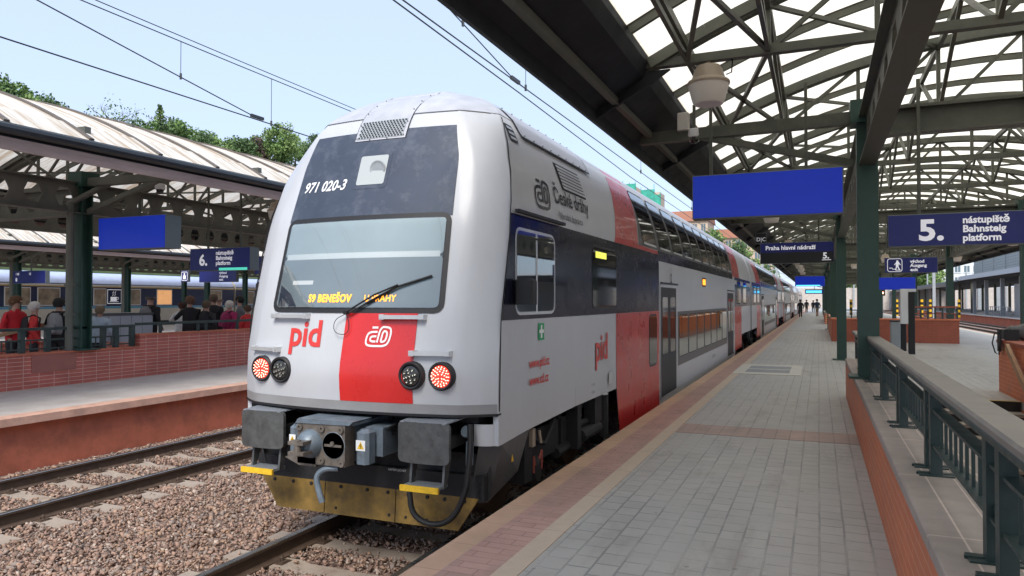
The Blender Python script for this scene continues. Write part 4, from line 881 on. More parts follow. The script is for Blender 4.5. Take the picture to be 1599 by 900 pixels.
# side livery
bands(ec,[('navy_band',M['navy'],[(z,SZ(z)+.05,7.36) for z in zr(2.1,3.09,7)],9,.004),
 ('red_upper',M['redside'],[(z,4.42+(z-3.09)*.62,lerp([(3.09,7.36),(3.15,7.36),(3.16,5.85),(4.6,6.5)],z)) for z in [3.092,3.15,3.16]+zr(3.2,4.5,18)],6,.004),
 ('red_lower',M['redside'],[(z,4.42+(0 if z>1.15 else (1.15-z)*.25),7.36) for z in zr(.37,2.098,6)],4,.0045),
 ('window_band',M['wingrey'],[(z,5.9+(z-3.16)*.45,19.3+(z-3.16)*.4) for z in zr(3.163,4.02,10)],12,.0048),
 ('band_foot',M['navy'],[(z,7.36,19.3) for z in zr(2.98,3.16,3)],8,.0042),
 ('red_end',M['redside'],[(z,19.35+(z-3.1)*.4,21.5+(z-3.1)*.5) for z in zr(3.08,4.4,12)],4,.0044),
 ('navy_end',M['navy'],[(z,19.9,25.9) for z in zr(2.08,3.07,4)],4,.004),
 ('red_lower_end',M['redside'],[(z,19.9,22.2) for z in zr(.6,2.075,4)],3,.004),
 ('lower_window_band',M['wingrey'],[(z,9.2,17.6) for z in zr(.98,2.06,4)],8,.004)])
window(ec,.82,1.86,2.17,2.94,.08,None,'sglass','silver',split=[1.33],fw=.03)
window(ec,3.28,4.42,2.2,2.95,.08,None,'dglass','seal')
window(ec,6.55,7.15,1.2,2.02,.09,None,'dglass','seal')
for k in range(7): window(ec,9.35+k*1.18,9.35+k*1.18+1.02,1.16,1.98,.06,('orangein','greyin'),'sglass','seal',fw=.02)
window(ec,20.6,21.8,2.2,2.95,.08); window(ec,22.8,24.0,2.2,2.95,.08)
roofwins(ec,[6.2+k*1.31 for k in range(10)])
door(ec,7.5,9.0); door(ec,17.8,19.4)
sd_=side(1)
def stext(s,y,z,size,m,**k): return text('lettering',s,size,lambda a,c:sd_(y+a,z+c,.012),m,ec,**k)
M['letred']=D.materials['red_letter']
stext('www.pid.cz',1.13,1.62,.135,M['letred'],bold=.003,width=.9); stext('www.cd.cz',1.13,1.45,.135,M['letred'],bold=.003,width=.9)
stext('pid',3.38,1.52,.48,M['letred'],bold=.01); stext('2',8.42,2.62,.24,M['seal'],bold=.006)
stext('České dráhy',2.02,3.35,.25,M['seal'],bold=.003,width=1.0); stext('Národní dopravce',2.1,3.18,.115,M['seal'])
stext('CZ-ČD 50 54',14.2,.78,.1,M['seal']); stext('11.10 m',3.2,1.22,.05,M['seal']); stext('12.60 m',3.2,1.13,.05,M['seal'])
b=MB(); logo(b,lambda a,c:sd_(1.42+a*.3,3.24+c*.30,.008),.11); b.build('operator_emblem',M['navy'],ec,recalc=False)
b=MB(); rows(b,[(z,1.38,1.55) for z in(1.88,2.05)],sd_,2,.008); ff=b.build('first_aid_sign',M['green'],ec,recalc=False)
b=MB(); rows(b,[(z,1.445,1.485) for z in(1.90,2.03)],sd_,2,.011); rows(b,[(z,1.40,1.53) for z in(1.95,1.985)],sd_,2,.0115); b.build('white_cross',M['white'],ff,recalc=False)
b=MB(); b.box(1.41,1.45,.8,2.15,3.10,3.13); b.build('rain_strip',M['seal'],ec)
# side intake grille, roof hood, handhold plate
b=MB(); rows(b,[(z,2.36+(3.82-z)*.15,3.28+(3.82-z)*.15) for z in zr(3.54,3.86,6)],sd_,3,.006); gl=b.build('air_intake',M['seal'],ec,recalc=False)
for k in range(7): z=3.56+k*.041; b=MB(); rows(b,[(z,2.40+(3.82-z)*.15,3.25+(3.82-z)*.15),(z+.028,2.40+(3.82-z)*.15,3.25+(3.82-z)*.15)],sd_,2,.016); b.build('louvre',M['body'],gl,recalc=False)
for sg in(1,-1):
    b=MB(); rows(b,rr(1.5,3.9,3.98,4.34,.1),side(sg),5,.02); hh=b.build('roof_cover_panel',M['roofp'],ec,smooth=True,recalc=False)
    b=MB(); rows(b,[(z,1.5,3.9) for z in(3.962,3.985)],side(sg),3,.024); rows(b,[(z,1.49,1.51) for z in zr(3.98,4.34,5)],side(sg),2,.024); rows(b,[(z,3.89,3.91) for z in zr(3.98,4.34,5)],side(sg),2,.024); b.build('panel_gap',M['seal'],hh,recalc=False)
    b=MB()
    for k in range(9):
        for z in(4.0,4.32): p=side(sg)(1.62+k*.27,z,.024); b.lathe([(.012,0),(.01,.006)],p,'Z',n=6)
    b.build('screws',M['skirt'],hh)
b=MB(); rows(b,rr(1.15,1.36,3.86,4.05,.03),sd_,2,.008); f_=b.build('roof_step',M['seal'],ec,recalc=False)
for k in range(3): b=MB(); rows(b,[(3.885+k*.055,1.18,1.33),(3.915+k*.055,1.18,1.33)],sd_,2,.012); b.build('step_bar',M['silver'],f_,recalc=False)
# mirror
for sg in(1,-1):
    b=MB(); b.bevbox(sg*1.52-.09,sg*1.52+.09,.72,.86,2.24,2.48,.02); b.bar((sg*1.42,.86,2.44),(sg*1.5,.82,2.44),.05,.05); b.build('rear_view_mirror',M['black'],ec)
# destination displays
b=MB(); rows(b,[(z,12.5,13.1) for z in(2.62,2.84)],sd_,2,.008); dd=b.build('side_display',M['seal'],ec,recalc=False); b=MB(); rows(b,[(z,12.56,13.04) for z in(2.66,2.8)],sd_,2,.011); b.build('display_lit',M['ledorange'],dd,recalc=False)
b=MB(); rows(b,[(z,3.4,3.9) for z in(2.82,2.9)],sd_,2,.012); b.build('display_lit',mat('yellow_green_display',(.5,.5,.05),.4,emit=(.8,.85,.1),estr=.6),ec,recalc=False)
b=MB(); rows(b,[(z,3.98,4.16) for z in(1.17,1.32)],sd_,2,.02); b.build('socket_cover',M['silver'],ec,recalc=False)
b=MB(); b.lathe([(.06,0),(.06,.02),(.035,.02),(.035,0)],(1.42,3.75,1.06),'Z',n=14); b.build('lifting_eye',M['silver'],ec)
# skirts and underframe gear
b=MB(); skirt(b,4.55,20.2,.25,.3); b.build('side_skirt',M['body'],ec)
for sg in (1,): pass
b=MB()
b.box(1.05,1.3,1.3,1.5,.45,.95); b.box(1.05,1.34,2.9,3.05,.5,1.04); b.tube([(1.3,3.1,.62),(1.3,3.85,.62)],.08,12); b.tube([(1.2,1.5,.9),(1.28,1.9,.75),(1.25,2.3,.95)],.03,6); b.box(1.2,1.35,3.6,3.9,.7,1.04)
b.tube([(1.28,4.15,.45),(1.28,4.15,1.05)],.09,10); b.box(-1.2,1.2,.5,25.5,.9,1.06); b.build('underfloor_gear',M['under'],ec)
b=MB(); b.box(1.3,1.34,1.42,1.5,.8,.98); b.tube([(1.36,1.55,.95),(1.37,1.58,.82)],.015,6); b.build('brake_tag',M['lampb'],ec); b=MB(); b.tube([(1.36,1.4,.55),(1.37,1.38,.72),(1.36,1.44,.62)],.01,6); b.tube([(1.36,1.62,.55),(1.37,1.6,.74),(1.36,1.55,.66)],.012,6); b.build('brake_lever',mat('dull_red',(.35,.08,.06),.5),ec)
bogie(ec,3.0); bogie(ec,23.0)
# following carriages
def midcar(y0,label,dx=0,rz=0,mirror=False):
    c=empty('train_carriage',(-4+dx,y0,0),label,'train carriage',GRP,rz); L=26.0; f=(lambda y:L-y) if mirror else (lambda y:y)
    b=MB(); shell(b,.25,L,ZS,0)
    for yy in(.25,L): b.add([(x,yy,z) for x,z in pts],[tuple(range(len(pts)))],0)
    b.build('body',M['body'],c,smooth=True)
    b=MB(); b.grid([[(x,y,z+.004) for x,z in [(-W(q),q) for q in zr(4.2,4.634,12)]+[(W(q),q) for q in reversed(zr(4.2,4.634,12))]] for y in (.25,13,L)]); b.build('roof',M['roofp'],c,smooth=True,recalc=False)
    b=MB(); b.box(-.9,.9,-.25,.25,1.2,4.1); b.build('gangway_bellows',M['seal'],c)
    def rg(a,c2,z0,z1,s=0,n=6): 
        o=[]
        for z in zr(z0,z1,n):
            p,q=a+s*(z-z0),c2+s*(z-z0); o.append((z,min(f(p),f(q)),max(f(p),f(q))))
        return o
    bands(c,[('navy_band',M['navy'],rg(.3,5.6,2.08,3.07),4,.004),('red_upper',M['redside'],rg(2.6,5.2,3.08,4.45,-.3,12),4,.004),('red_lower',M['redside'],rg(2.9,5.2,.6,2.07),3,.004),
      ('window_band',M['wingrey'],rg(5.2,20.6,3.12,4.02,-.3,8),8,.0045),('band_foot',M['navy'],rg(5.7,20.6,2.98,3.13,0,2),4,.004),('lower_window_band',M['wingrey'],rg(8.0,18.0,.98,2.06),5,.004),
      ('red_upper_end',M['redside'],rg(20.8,22.6,3.08,4.45,.3,12),4,.004),('navy_end',M['navy'],rg(20.4,25.7,2.08,3.07),4,.004),('red_lower_end',M['redside'],rg(20.4,22.4,.6,2.07),3,.004)])
    for k in range(8): a,e=sorted((f(8.1+k*1.23),f(9.15+k*1.23))); window(c,a,e,1.16,1.98,.06,('orangein','greyin'),'sglass','seal',fw=.02,sides=(1,))
    for y in(1.2,3.2,22,23.8): a,e=sorted((f(y),f(y+1.2))); window(c,a,e,2.2,2.95,.08,sides=(1,))
    roofwins(c,[min(f(5.3+k*1.31),f(5.3+k*1.31+1.15)) for k in range(11)])
    for y in(5.9,18.6): a,e=sorted((f(y),f(y+1.5))); door(c,a,e,sides=(1,))
    b=MB(); skirt(b,5.2,20.8,.3,.3); b.build('side_skirt',M['body'],c); b=MB(); b.box(-1.2,1.2,.5,25.5,.9,1.06); b.build('underfloor_gear',M['under'],c)
    bogie(c,3.0); bogie(c,23.0); return c
midcar(5.4+26.4,'second double deck carriage of the train, coupled behind the leading one')
midcar(5.4+26.4*2,'third double deck carriage of the train')
midcar(5.4+26.4*3,'fourth double deck carriage far down the platform')
midcar(5.4+26.4*4,'last carriage of the white and red train, farthest away',)
# ================================================================= BLUE TRAIN
def coach(y0,label,wins,logo_y=None):
    c=empty('passenger_coach',(-44.2,y0,0),label,'passenger coach','blue and cream coaches in the background'); L=26.2
    pf=[(1.6,.9),(1.6,3.3),(1.5,3.55),(1.3,3.8),(.9,4.0),(.4,4.08),(0,4.1)]; pf=pf+[(-x,z) for x,z in reversed(pf[:-1])]
    b=MB(); b.grid([[(x,y,z) for x,z in pf] for y in(0,L/2,L)]); b.add([(x,0,z) for x,z in pf],[tuple(range(len(pf)))]); b.add([(x,L,z) for x,z in pf],[tuple(range(len(pf)))]); b.build('body',M['cream'],c,smooth=True)
    q=[(x,z) for x,z in pf if z>=3.3]; b=MB(); b.grid([[(x*1.003,y,z+.006) for x,z in q] for y in(0,L)]); b.build('roof',M['bluetrain'],c,smooth=True,recalc=False)
    def st(nm,m,z0,z1,o=.005): b=MB(); b.box(1.6,1.6+o,0,L,z0,z1); b.build(nm,m,c)
    st('roof_shadow_line',M['skirt'],3.32,3.36); st('white_line',M['white'],3.22,3.29); st('yellow_line',M['yline'],3.15,3.2); st('navy_band',M['bluetrain2'],1.93,3.14); st('light_blue_stripe',M['lblue'],1.78,1.92)
    for a,e,m in wins:
        b=MB(); b.bevbox(1.605,1.62,a-y0-.06,e-y0+.06,1.97,3.08,.006); w_=b.build('window',M['silver'],c); b=MB(); b.box(1.62,1.63,a-y0,e-y0,2.03,3.02); b.build('pane',M[m],w_)
    if logo_y:
        y=logo_y-y0; X=1.612; b=MB(); fn=lambda a,e:(X,y+a,2.1+e)
        ribbon(b,[(0,0),(1.0,0),(1.0,.9),(0,.9)],.05,fn,True); b.box(X-.003,X,y+.22,y+.66,2.26,2.53); b.box(X-.003,X,y+.15,y+.8,2.2,2.23); ribbon(b,[(.66,.4),(.78,.4),(.8,.3),(.66,.25)],.03,fn); ribbon(b,[(.35,.5),(.42,.6),(.37,.68),(.45,.8)],.03,fn); ribbon(b,[(.5,.5),(.57,.6),(.52,.68),(.6,.8)],.03,fn); b.build('cup_pictogram',M['signwhite'],c,recalc=False)
    b=MB(); b.box(-1.3,1.3,1,L-1,.4,.9)
    for yy in(2.5,5,L-5,L-2.5):
        for sg in(-1,1): b.lathe([(.46,0),(.46,.1)],(sg*.75,yy,.44),'X',n=16)
    b.build('underframe',M['under'],c); return c
coach(18.0,'blue and cream dining coach with cup pictogram behind the left platform',[(26.7,28.1,'palewin'),(28.6,29.9,'palewin'),(32.2,33.0,'palewin'),(34.3,35.6,'palewin'),(37.0,38.2,'warmwin'),(41.6,42.9,'palewin'),(23,24.3,'palewin')],33.15)
coach(44.4,'blue and cream coach coupled right of the dining coach',[(45.2,46.4,'palewin'),(47.5,48.7,'palewin'),(50,51.3,'warmwin')])
# ================================================================= OVERHEAD LINES
def line(name,label,wires,drops,grp='overhead contact lines'):
    e=empty(name,wires[0][1][0],label,'overhead line',grp); o=Vector(wires[0][1][0])
    for nm,p,r in wires: b=MB(); b.tube([Vector(q)-o for q in p],r,6); b.build(nm,M['wire'],e)
    for p,z1 in drops:
        p=Vector(p)-o; q=Vector((p.x,p.y,z1-o.z)); b=MB(); b.tube([p,q],.005,5); b.tube([p-Vector((0,0,.03)),p+Vector((0,0,.06))],.018,6); b.build('dropper',M['wire'],e)
    return e
def sagw(x,y0,y1,z0,z1,s,n=10): return [(x,y0+(y1-y0)*k/n,z0+(z1-z0)*k/n-s*4*(k/n)*(1-k/n)) for k in range(n+1)]
line('overhead_line','contact wires hanging above the white and red train',[('contact_wire',[(-3.98,-10,5.42),(-3.98,20,5.42),(-3.9,60,5.4),(-3.8,130,5.4)],.009),('contact_wire',[(-4.02,4,5.42),(-4.12,10,5.4),(-4.35,18,5.4),(-4.6,60,5.4)],.009),
   ('contact_wire',[(-3.99,5.5,6.0),(-3.99,7.9,5.67),(-3.99,9.5,5.44),(-3.99,9.9,5.43)],.008),('messenger_wire',sagw(-4.0,-10,60,7.0,7.2,.5),.008)],[((-3.99,7.89,5.67),6.75),((-3.98,9.93,5.42),6.7),((-3.98,17.5,5.42),6.65),((-3.98,25.2,5.42),6.7)])
line('overhead_line','contact wires above the empty left track, joined by a clamp',[('contact_wire',[(-8.9,-4,5.4),(-8.9,30,5.4),(-8.9,120,5.4)],.010),('contact_wire',[(-8.9,3.5,6.45),(-8.9,5.3,6.1),(-8.9,8.13,5.67),(-8.9,9.8,5.42)],.009),('messenger_wire',sagw(-8.9,-4,40,6.35,6.5,.22),.008),('messenger_wire',sagw(-8.72,-4,40,6.35,6.5,.22),.007)],
   [((-8.9,8.12,5.67),6.22),((-8.9,10.1,5.4),6.2),((-8.9,17,5.4),6.3)])
b=MB(); b.box(-.02,.02,-.15,.15,-.02,.03)
for i,(x,y) in enumerate(((-8.9,9.75),(-3.99,9.55))):
    o=b.build('wire_clamp',M['wire']) if i==0 else o.copy()
    if i: COL.objects.link(o)
    o.location=(x,y,5.44); tag(o,'dark clamp joining two wires above the empty left track' if i==0 else 'dark clamp joining two wires above the train roof','wire clamp','wire clamps')
# masts far down the tracks
for i,(x,y,h) in enumerate(((-6.4,95,8),(-6.4,130,8),(9.6,75,9),(9.8,105,9),(17.6,120,10))):
    m_=empty('catenary_mast',(x,y,0),['far catenary mast left of the train roof','farthest catenary mast beyond the train','grey mast at the right behind the exit sign','second grey mast behind the right platform','tall mast beside the far right platform roof'][i],'mast','catenary masts'); b=MB(); b.box(-.12,.12,-.12,.12,-.3,h); b.build('pole',M['greysteel'],m_); b=MB(); b.bar((0,0,h-1),(3.2 if x<0 else 2.2,0,h-1.6),.07,.07); b.bar((0,0,h-2.2),(2.6,0,h-1.6),.06,.06); b.build('cantilever_arm',M['greysteel'],m_)
# ================================================================= SIGNS
def sign(name,x0,x1,y,z0,z1,label,m='signblue',d=.16,hang=None,cat='sign',case=True,grp='hanging platform signs'):
    s=empty(name,((x0+x1)/2,y,z0),label,cat,grp); w_=(x1-x0)/2; h=z1-z0
    b=MB(); b.bevbox(-w_,w_,0,d,0,h,.006); b.build('case',M['signcase'] if case else M[m],s)
    b=MB(); b.box(-w_+.012,w_-.012,-.006,0,.012,h-.012); b.build('face',M[m],s)
    if hang:
        for hx in hang: b=MB(); b.box(hx-.02,hx+.02,d/2-.02,d/2+.02,h,5.1-z0); b.build('hanger',M['greenst'],s)
    return s
def st(s,txt,x,z,size,**k): return text('lettering',txt,size,lambda a,c:(x+a,-.012,z+c),k.pop('m',M['signwhite']),s,**k)
s1=sign('display_panel',-1.57,.30,10.0,3.38,3.97,'large blank blue display hanging in front of the near green column','blue',.2,(-.7,.5),'display')
s2=sign('platform_sign',.82,2.75,10.4,2.96,3.37,'dark blue sign reading 5. nástupiště Bahnsteig platform at the right','signblue',.14,(-.6,.6))
st(s2,'5.',-.62,.08,.36,bold=.012,width=1.1); st(s2,'nástupiště',-.14,.275,.118,bold=.004); st(s2,'Bahnsteig',-.14,.165,.118,bold=.004); st(s2,'platform',-.14,.055,.118,bold=.004)
s3=sign('station_sign',-1.58,.42,22.6,3.37,3.98,'dark sign reading Praha hlavní nádraží 5. above the platform','signblue',.2,(-.6,.6))
b=MB(); b.box(-.98,.98,-.009,-.006,.01,.32); b.build('black_screen',M['seal'],s3); st(s3,'Praha hlavní nádraží',-.85,.40,.17,bold=.005,width=1.0); st(s3,'5.',.7,.12,.24,bold=.008); b=MB(); b.box(.68,.92,-.014,-.011,.07,.09); b.build('underline',M['signwhite'],s3)
s3b=sign('clock_sign',-1.75,-1.42,23.0,4.0,4.32,'small black square sign with white letters above the station sign','seal',.1,None,'sign'); st(s3b,'D|C',-.13,.07,.16)
s4=sign('exit_sign',1.72,3.02,22.8,3.05,3.48,'dark blue exit sign with walking man reading východ Ausgang exit','signblue',.14,(-.3,.3))
st(s4,'východ',-.02,.28,.12,bold=.004); st(s4,'Ausgang',-.02,.165,.12,bold=.004); st(s4,'exit',-.02,.05,.12,bold=.004)
b=MB(); f4=lambda a,c:(-.58+a,-.012,.04+c); ribbon(b,rrpath(0,.36,0,.36,.06),.018,f4,True)
b.box(-.36,-.31,-.013,-.011,.30,.35); ribbon(b,[(.25,.27),(.24,.14)],.07,f4); ribbon(b,[(.25,.15),(.30,.04)],.03,f4); ribbon(b,[(.23,.15),(.20,.05)],.03,f4); ribbon(b,[(.24,.26),(.17,.19)],.025,f4); ribbon(b,[(.27,.26),(.32,.18)],.025,f4); ribbon(b,[(.04,.1),(.12,.1),(.12,.07),(.2,.07),(.2,.04),(.33,.04)],.02,f4); b.build('pictogram',M['signwhite'],s4,recalc=False)
s5=sign('display_panel',-13.45,-11.6,10.25,3.30,3.95,'blank blue display fixed to the left platform column','blue',.38,(.0,),'display')
s6=sign('platform_sign',-13.9,-12.05,13.0,2.99,3.52,'dark blue sign reading 6. nástupiště Bahnsteig platform under the left canopy','signblue',.3,(-.5,.5))
st(s6,'6.',-.62,.13,.36,bold=.012); st(s6,'nástupiště',-.1,.37,.13,bold=.004); st(s6,'Bahnsteig',-.1,.25,.13,bold=.004); st(s6,'platform',-.1,.13,.13,bold=.004); b=MB(); b.box(0,.85,-.012,-.007,.0,.06); b.build('lit_strip',M['signgreen'],s6)
s7=sign('station_sign',-14.3,-12.9,15.6,3.0,3.5,'small sign with a 6. partly hidden by the train nose','signblue',.2,(0,)); st(s7,'6.',.38,.2,.2,bold=.006)
x_,z_=onY(38,430,21.0); s8=sign('departure_board',-33.6,-31.4,21.4,3.05,3.62,'small dark departure board under the rear canopy','signblue',.2,(0,)); 
st(s8,'1 05',-.9,.38,.14,bold=.004); st(s8,'12',0,.38,.14,bold=.004); st(s8,'0',-.9,.1,.22,bold=.01)
s9=sign('exit_sign',-22.5,-20.6,21.5,3.0,3.48,'small exit sign reading východ Ausgang exit on the left platform','signblue',.14,(0,)); st(s9,'východ',.1,.32,.13,bold=.003); st(s9,'Ausgang',.1,.19,.13,bold=.003); st(s9,'exit',.1,.06,.13,bold=.003)
s10=sign('lift_sign',-23.25,-22.85,21.3,3.02,3.47,'square lift pictogram sign left of the small exit sign','signblue',.1,None); b=MB(); ribbon(b,rrpath(-.15,.15,.06,.39,.04),.02,lambda a,c:(a,-.012,c),True); b.box(-.07,.07,-.014,-.011,.11,.26); b.box(-.035,.035,-.014,-.011,.28,.34); b.build('pictogram',M['signwhite'],s10,recalc=False)
s11=sign('display_panel',-1.6,.45,58.0,3.35,4.1,'distant bright blue display across the platform','blue',.2,(0,),'display'); b=MB(); b.box(-.95,.7,-.012,-.008,.02,.1); b.build('cyan_line',M['cyan'],s11)
s12=sign('display_panel',-1.1,.45,70,2.9,3.3,'distant cyan lit departure display below the blue one','signblue',.2,(0,),'display'); b=MB(); b.box(-.7,.6,-.012,-.008,.08,.3); b.build('cyan_line',M['cyan'],s12)
s13=sign('display_panel',2.5,5.0,46,2.9,3.6,'distant blue display right of the near column','blue',.2,(0,),'display')
s14=sign('notice_board',.75,1.35,58,2.2,3.1,'red notice board on a far column','redside',.1,None,'sign')
# small fittings: lamps, cameras
def lamp(x,y,z,label):
    l=empty('hanging_lamp',(x,y,z),label,'lamp','bell shaped hanging lamps')
    b=MB(); b.lathe([(.025,.40),(.04,.34),(.13,.32),(.16,.27),(.19,.17),(.235,.14),(.245,.12),(.24,.10)],(0,0,0),n=24); b.build('housing',M['lampb'],l,smooth=True)
    b=MB(); b.lathe([(.232,.105),(.228,.08),(.18,-.10),(.16,-.125),(.001,-.13)],(0,0,0),n=24); b.build('glass_bowl',M['lampw'],l,smooth=True)
    b=MB(); b.tube([(0,0,.34),(0,0,max(.42,5.08-z))],.02,6); b.build('rod',M['greenst'],l)
    b=MB(); b.tube([(.2,0,.2),(.26,0,.22),(.27,0,.35),(.2,0,max(.48,4.9-z))],.008,5); b.build('cable',M['black'],l); return l
LL=[]
L0=lamp(-1.16,8.6,4.68,'large hanging bell lamp nearest the camera above the train side')
for i,(x,y,t) in enumerate([(-1.15,20.6,'second hanging lamp along the train side, behind the blue display'),(-1.15,32.6,'third hanging lamp along the train side'),(-1.15,38.6,'fourth lamp in the row along the train'),(-1.15,44.6,'fifth lamp in the row along the train'),(-1.15,50.6,'sixth lamp in the row along the train'),(-1.15,56.6,'seventh lamp in the row along the train'),(-1.15,62.6,'far lamp at the end of the row'),
   (6.8,20.6,'hanging lamp under the right eave nearest the right picture edge'),(6.8,24.6,'second lamp under the right eave'),(6.8,32.6,'third lamp under the right eave'),(6.8,44.6,'fourth lamp under the right eave'),(3.4,44.6,'lamp below the exit sign between the right columns'),(2.2,52.6,'distant lamp left of the exit sign'),
   (-12.4,14.3,'hanging lamp under the left canopy beside the train nose'),(-14.9,18.3,'hanging lamp under the left canopy behind the castellated beam'),(-32.6,31,'hanging lamp under the rear canopy')]):
    c=copy_tree(L0); c.location=(x,y,4.5 if y>12 and x>-2 else 4.4); c['label']=t
    for ch in c.children:
        if ch.name.startswith(('rod','cable')): ch.scale=(1,1,1)
def dome(x,y,z,label):
    c=empty('security_camera',(x,y,z),label,'security camera','dome security cameras'); b=MB(); b.lathe([(.09,.1),(.1,.09),(.105,.0),(.095,-.02)],(0,0,0),n=20); b.build('housing',M['white'],c,smooth=True); b=MB(); b.lathe([(.08,-.02),(.07,-.07),(.04,-.1),(.001,-.11)],(0,0,0),n=16); b.build('dome',M['lensdark'],c,smooth=True); b=MB(); b.box(-.02,.02,-.02,.02,.1,.45); b.build('mount',M['greenst'],c); return c
x,z=onY(1084,213,10.6); dome(x,10.6,z,'white dome camera under the dark eave near the big blue display')
x,z=onY(250,292,11.2); dome(x,11.2,z-.04,'white dome camera under the left canopy above the blue display')
x,z=onY(1067,191,10.5); b=MB(); b.bevbox(x-.08,x+.08,10.45,10.6,z-.12,z+.13,.01); tag(b.build('junction_box',M['lampw']),'cream junction box on the dark eave beside the dome camera','junction box')
# ================================================================= PEOPLE
def person(u,X,heading,label,jacket,trousers='dark_trousers',hair=(.06,.035,.02),h=1.75,pose='stand',bald=False,Y=None,base=.6,cap=None,bare=False):
    if Y is None: Y,_=onX(u,470,X)
    k=h/1.75
    V=[(0,0,.95),(0,0,1.15),(0,0,1.38),(0,.01,1.5),(0,.015,1.58),(0,.03,1.70)]; Rr=[(.15,.11),(.145,.105),(.17,.115),(.06,.06),(.055,.055),(.085,.1)]
    E=[(0,1),(1,2),(2,3),(3,4),(4,5)]
    def addc(par,pts,rs):
        p=par
        for q,r in zip(pts,rs): V.append(q); Rr.append((r,r)); E.append((p,len(V)-1)); p=len(V)-1
    st_=.18 if pose=='walk' else .0
    for s in(-1,1):
        addc(0,[(s*.09,s*st_*.5,.85),(s*.1,s*st_*.8+.02,.5),(s*.1,s*st_-(.05 if pose=='walk' else 0),.1),(s*.1,s*st_+.1,.05)],[.095,.07,.05,.045])
        if pose=='lean': el,ha=(s*.26,.16,1.2),(s*.14,.36,1.22)
        elif pose=='walk': el,ha=(s*.24,-s*.1,1.14),(s*.24,-s*.02+.08,.9)
        else: el,ha=(s*.25,-.02,1.13),(s*.22,.1,.92)
        addc(2,[(s*.17,0,1.41),el,ha,(ha[0],ha[1]+.05,ha[2]-.07)],[.07,.052,.036,.032])
    me=D.meshes.new('p'); me.from_pydata(V,E,[]); o=D.objects.new('p',me); COL.objects.link(o)
    md=o.modifiers.new('s','SKIN'); md.use_smooth_shade=True
    for i,r in enumerate(Rr): me.skin_vertices[0].data[i].radius=r
    me.skin_vertices[0].data[0].use_root=True
    sb=o.modifiers.new('u','SUBSURF'); sb.levels=1; sb.render_levels=1
    dg=bpy.context.evaluated_depsgraph_get(); me2=D.meshes.new_from_object(o.evaluated_get(dg)); D.objects.remove(o); D.meshes.remove(me)
    e=empty('person',(X,Y,base),label,'person','travellers on the platforms',heading); e.scale=(k*1.17,k*1.15,k)
    me2.materials.clear(); mats=[cloth(jacket,JC[jacket]),cloth(trousers,JC[trousers]),M['skin'],cloth('shoe_black',(.02,.02,.02))]
    for m in mats: me2.materials.append(m)
    for p in me2.polygons:
        c=p.center; z=c.z
        p.material_index=3 if z<.09 else (1 if z<.93 and abs(c.x)<.2 and not(abs(c.x)>.17) else (2 if z>1.51 else 0))
        if abs(c.x)>.17 and z<.9 and z>.09: p.material_index=2
        if bare and z<.48 and z>.09: p.material_index=2
        p.use_smooth=True
    bo=D.objects.new('body',me2); COL.objects.link(bo); bo.parent=e
    # jacket hem, hair
    q=MB(); q.lathe([(.165,.82),(.175,.9),(.168,1.1),(.172,1.3)],(0,0,0),n=14); 
    q.v=[(x,y*.74,z) for x,y,z in q.v]; q.build('jacket',mats[0],e,smooth=True)
    hm=cap or hair; q=MB(); q.lathe([(.098,1.66 if not bald else 1.7),(.108,1.72),(.1,1.77),(.065,1.81),(.001,1.825)] if not bald else [(.1,1.64),(.103,1.68),(.1,1.705)],(0,.012,0),n=14)
    if not bald: q.lathe([(.07,1.6),(.095,1.66),(.1,1.72)],(0,-.02,0),n=12)
    q.build('cap' if cap else 'hair',cloth('hair_%d_%d'%(int(hm[0]*100),int(hm[1]*100)),hm),e,smooth=True)
    q=MB(); q.lathe([(.018,0),(.012,.03),(.002,.04)],(0,.125,1.69),'Y',n=6); 
    for s in(-1,1): q.lathe([(.02,-.005),(.02,.005)],(s*.092,.03,1.69),'X',n=8)
    q.build('nose_and_ears',M['skin'],e)
    return e,(X,Y,heading,k)
JC=dict(red_jacket=(.55,.02,.03),red_jacket2=(.6,.04,.04),black_jacket=(.015,.015,.018),dark_trousers=(.025,.025,.03),blue_jeans=(.03,.06,.12),magenta_jacket=(.42,.03,.13),maroon_jacket=(.13,.03,.05),grey_jacket=(.14,.14,.15),white_shirt=(.6,.6,.6),khaki_shorts=(.25,.2,.13),navy_shirt=(.03,.05,.09),dark_coat=(.03,.028,.03),pale_blue_top=(.4,.5,.6))
def backpack(info,label,c,nm):
    X,Y,hd,k=info; e=empty('backpack',(X,Y,.6),label,'backpack','backpacks carried by travellers',hd); e.scale=(k*1.17,k*1.15,k)
    q=MB(); P=[]
    for z,wx,d in((.98,.12,.05),(1.02,.15,.12),(1.2,.155,.15),(1.36,.14,.13),(1.45,.10,.07),(1.47,.06,.02)):
        P.append([(wx*math.sin(a),-.1-d*(1-abs(math.sin(a))**3)*1.0,z) for a in np.linspace(-PI/2,PI/2,11)])
    q.grid(P); q.box(-.1,.1,-.27,-.22,1.03,1.2); q.build('bag',cloth(nm,c),e,smooth=True)
    q=MB()
    for s in(-1,1): q.tube([(s*.1,-.12,1.44),(s*.11,.0,1.5),(s*.12,.11,1.42),(s*.14,.09,1.2),(s*.14,-.08,1.05)],.018,6)
    q.build('strap',M['black'],e)
_,i=person(24,-15.8,R(-80),'person in a long red coat with brown hair at the left picture edge','red_jacket',hair=(.12,.06,.03),h=1.72)
_,i=person(53,-15.6,R(-35),'person with white hair in a red jacket carrying a dark bag','red_jacket2',hair=(.6,.58,.55),h=1.6); backpack(i,'dark backpack on the white haired person in red',(.03,.03,.035),'bag_dark')
_,i=person(92,-15.4,R(20),'person with dark hood and black jacket left of the column','black_jacket',hair=(.02,.02,.02),h=1.68); backpack(i,'light grey backpack on the person left of the column',(.25,.26,.27),'bag_grey')
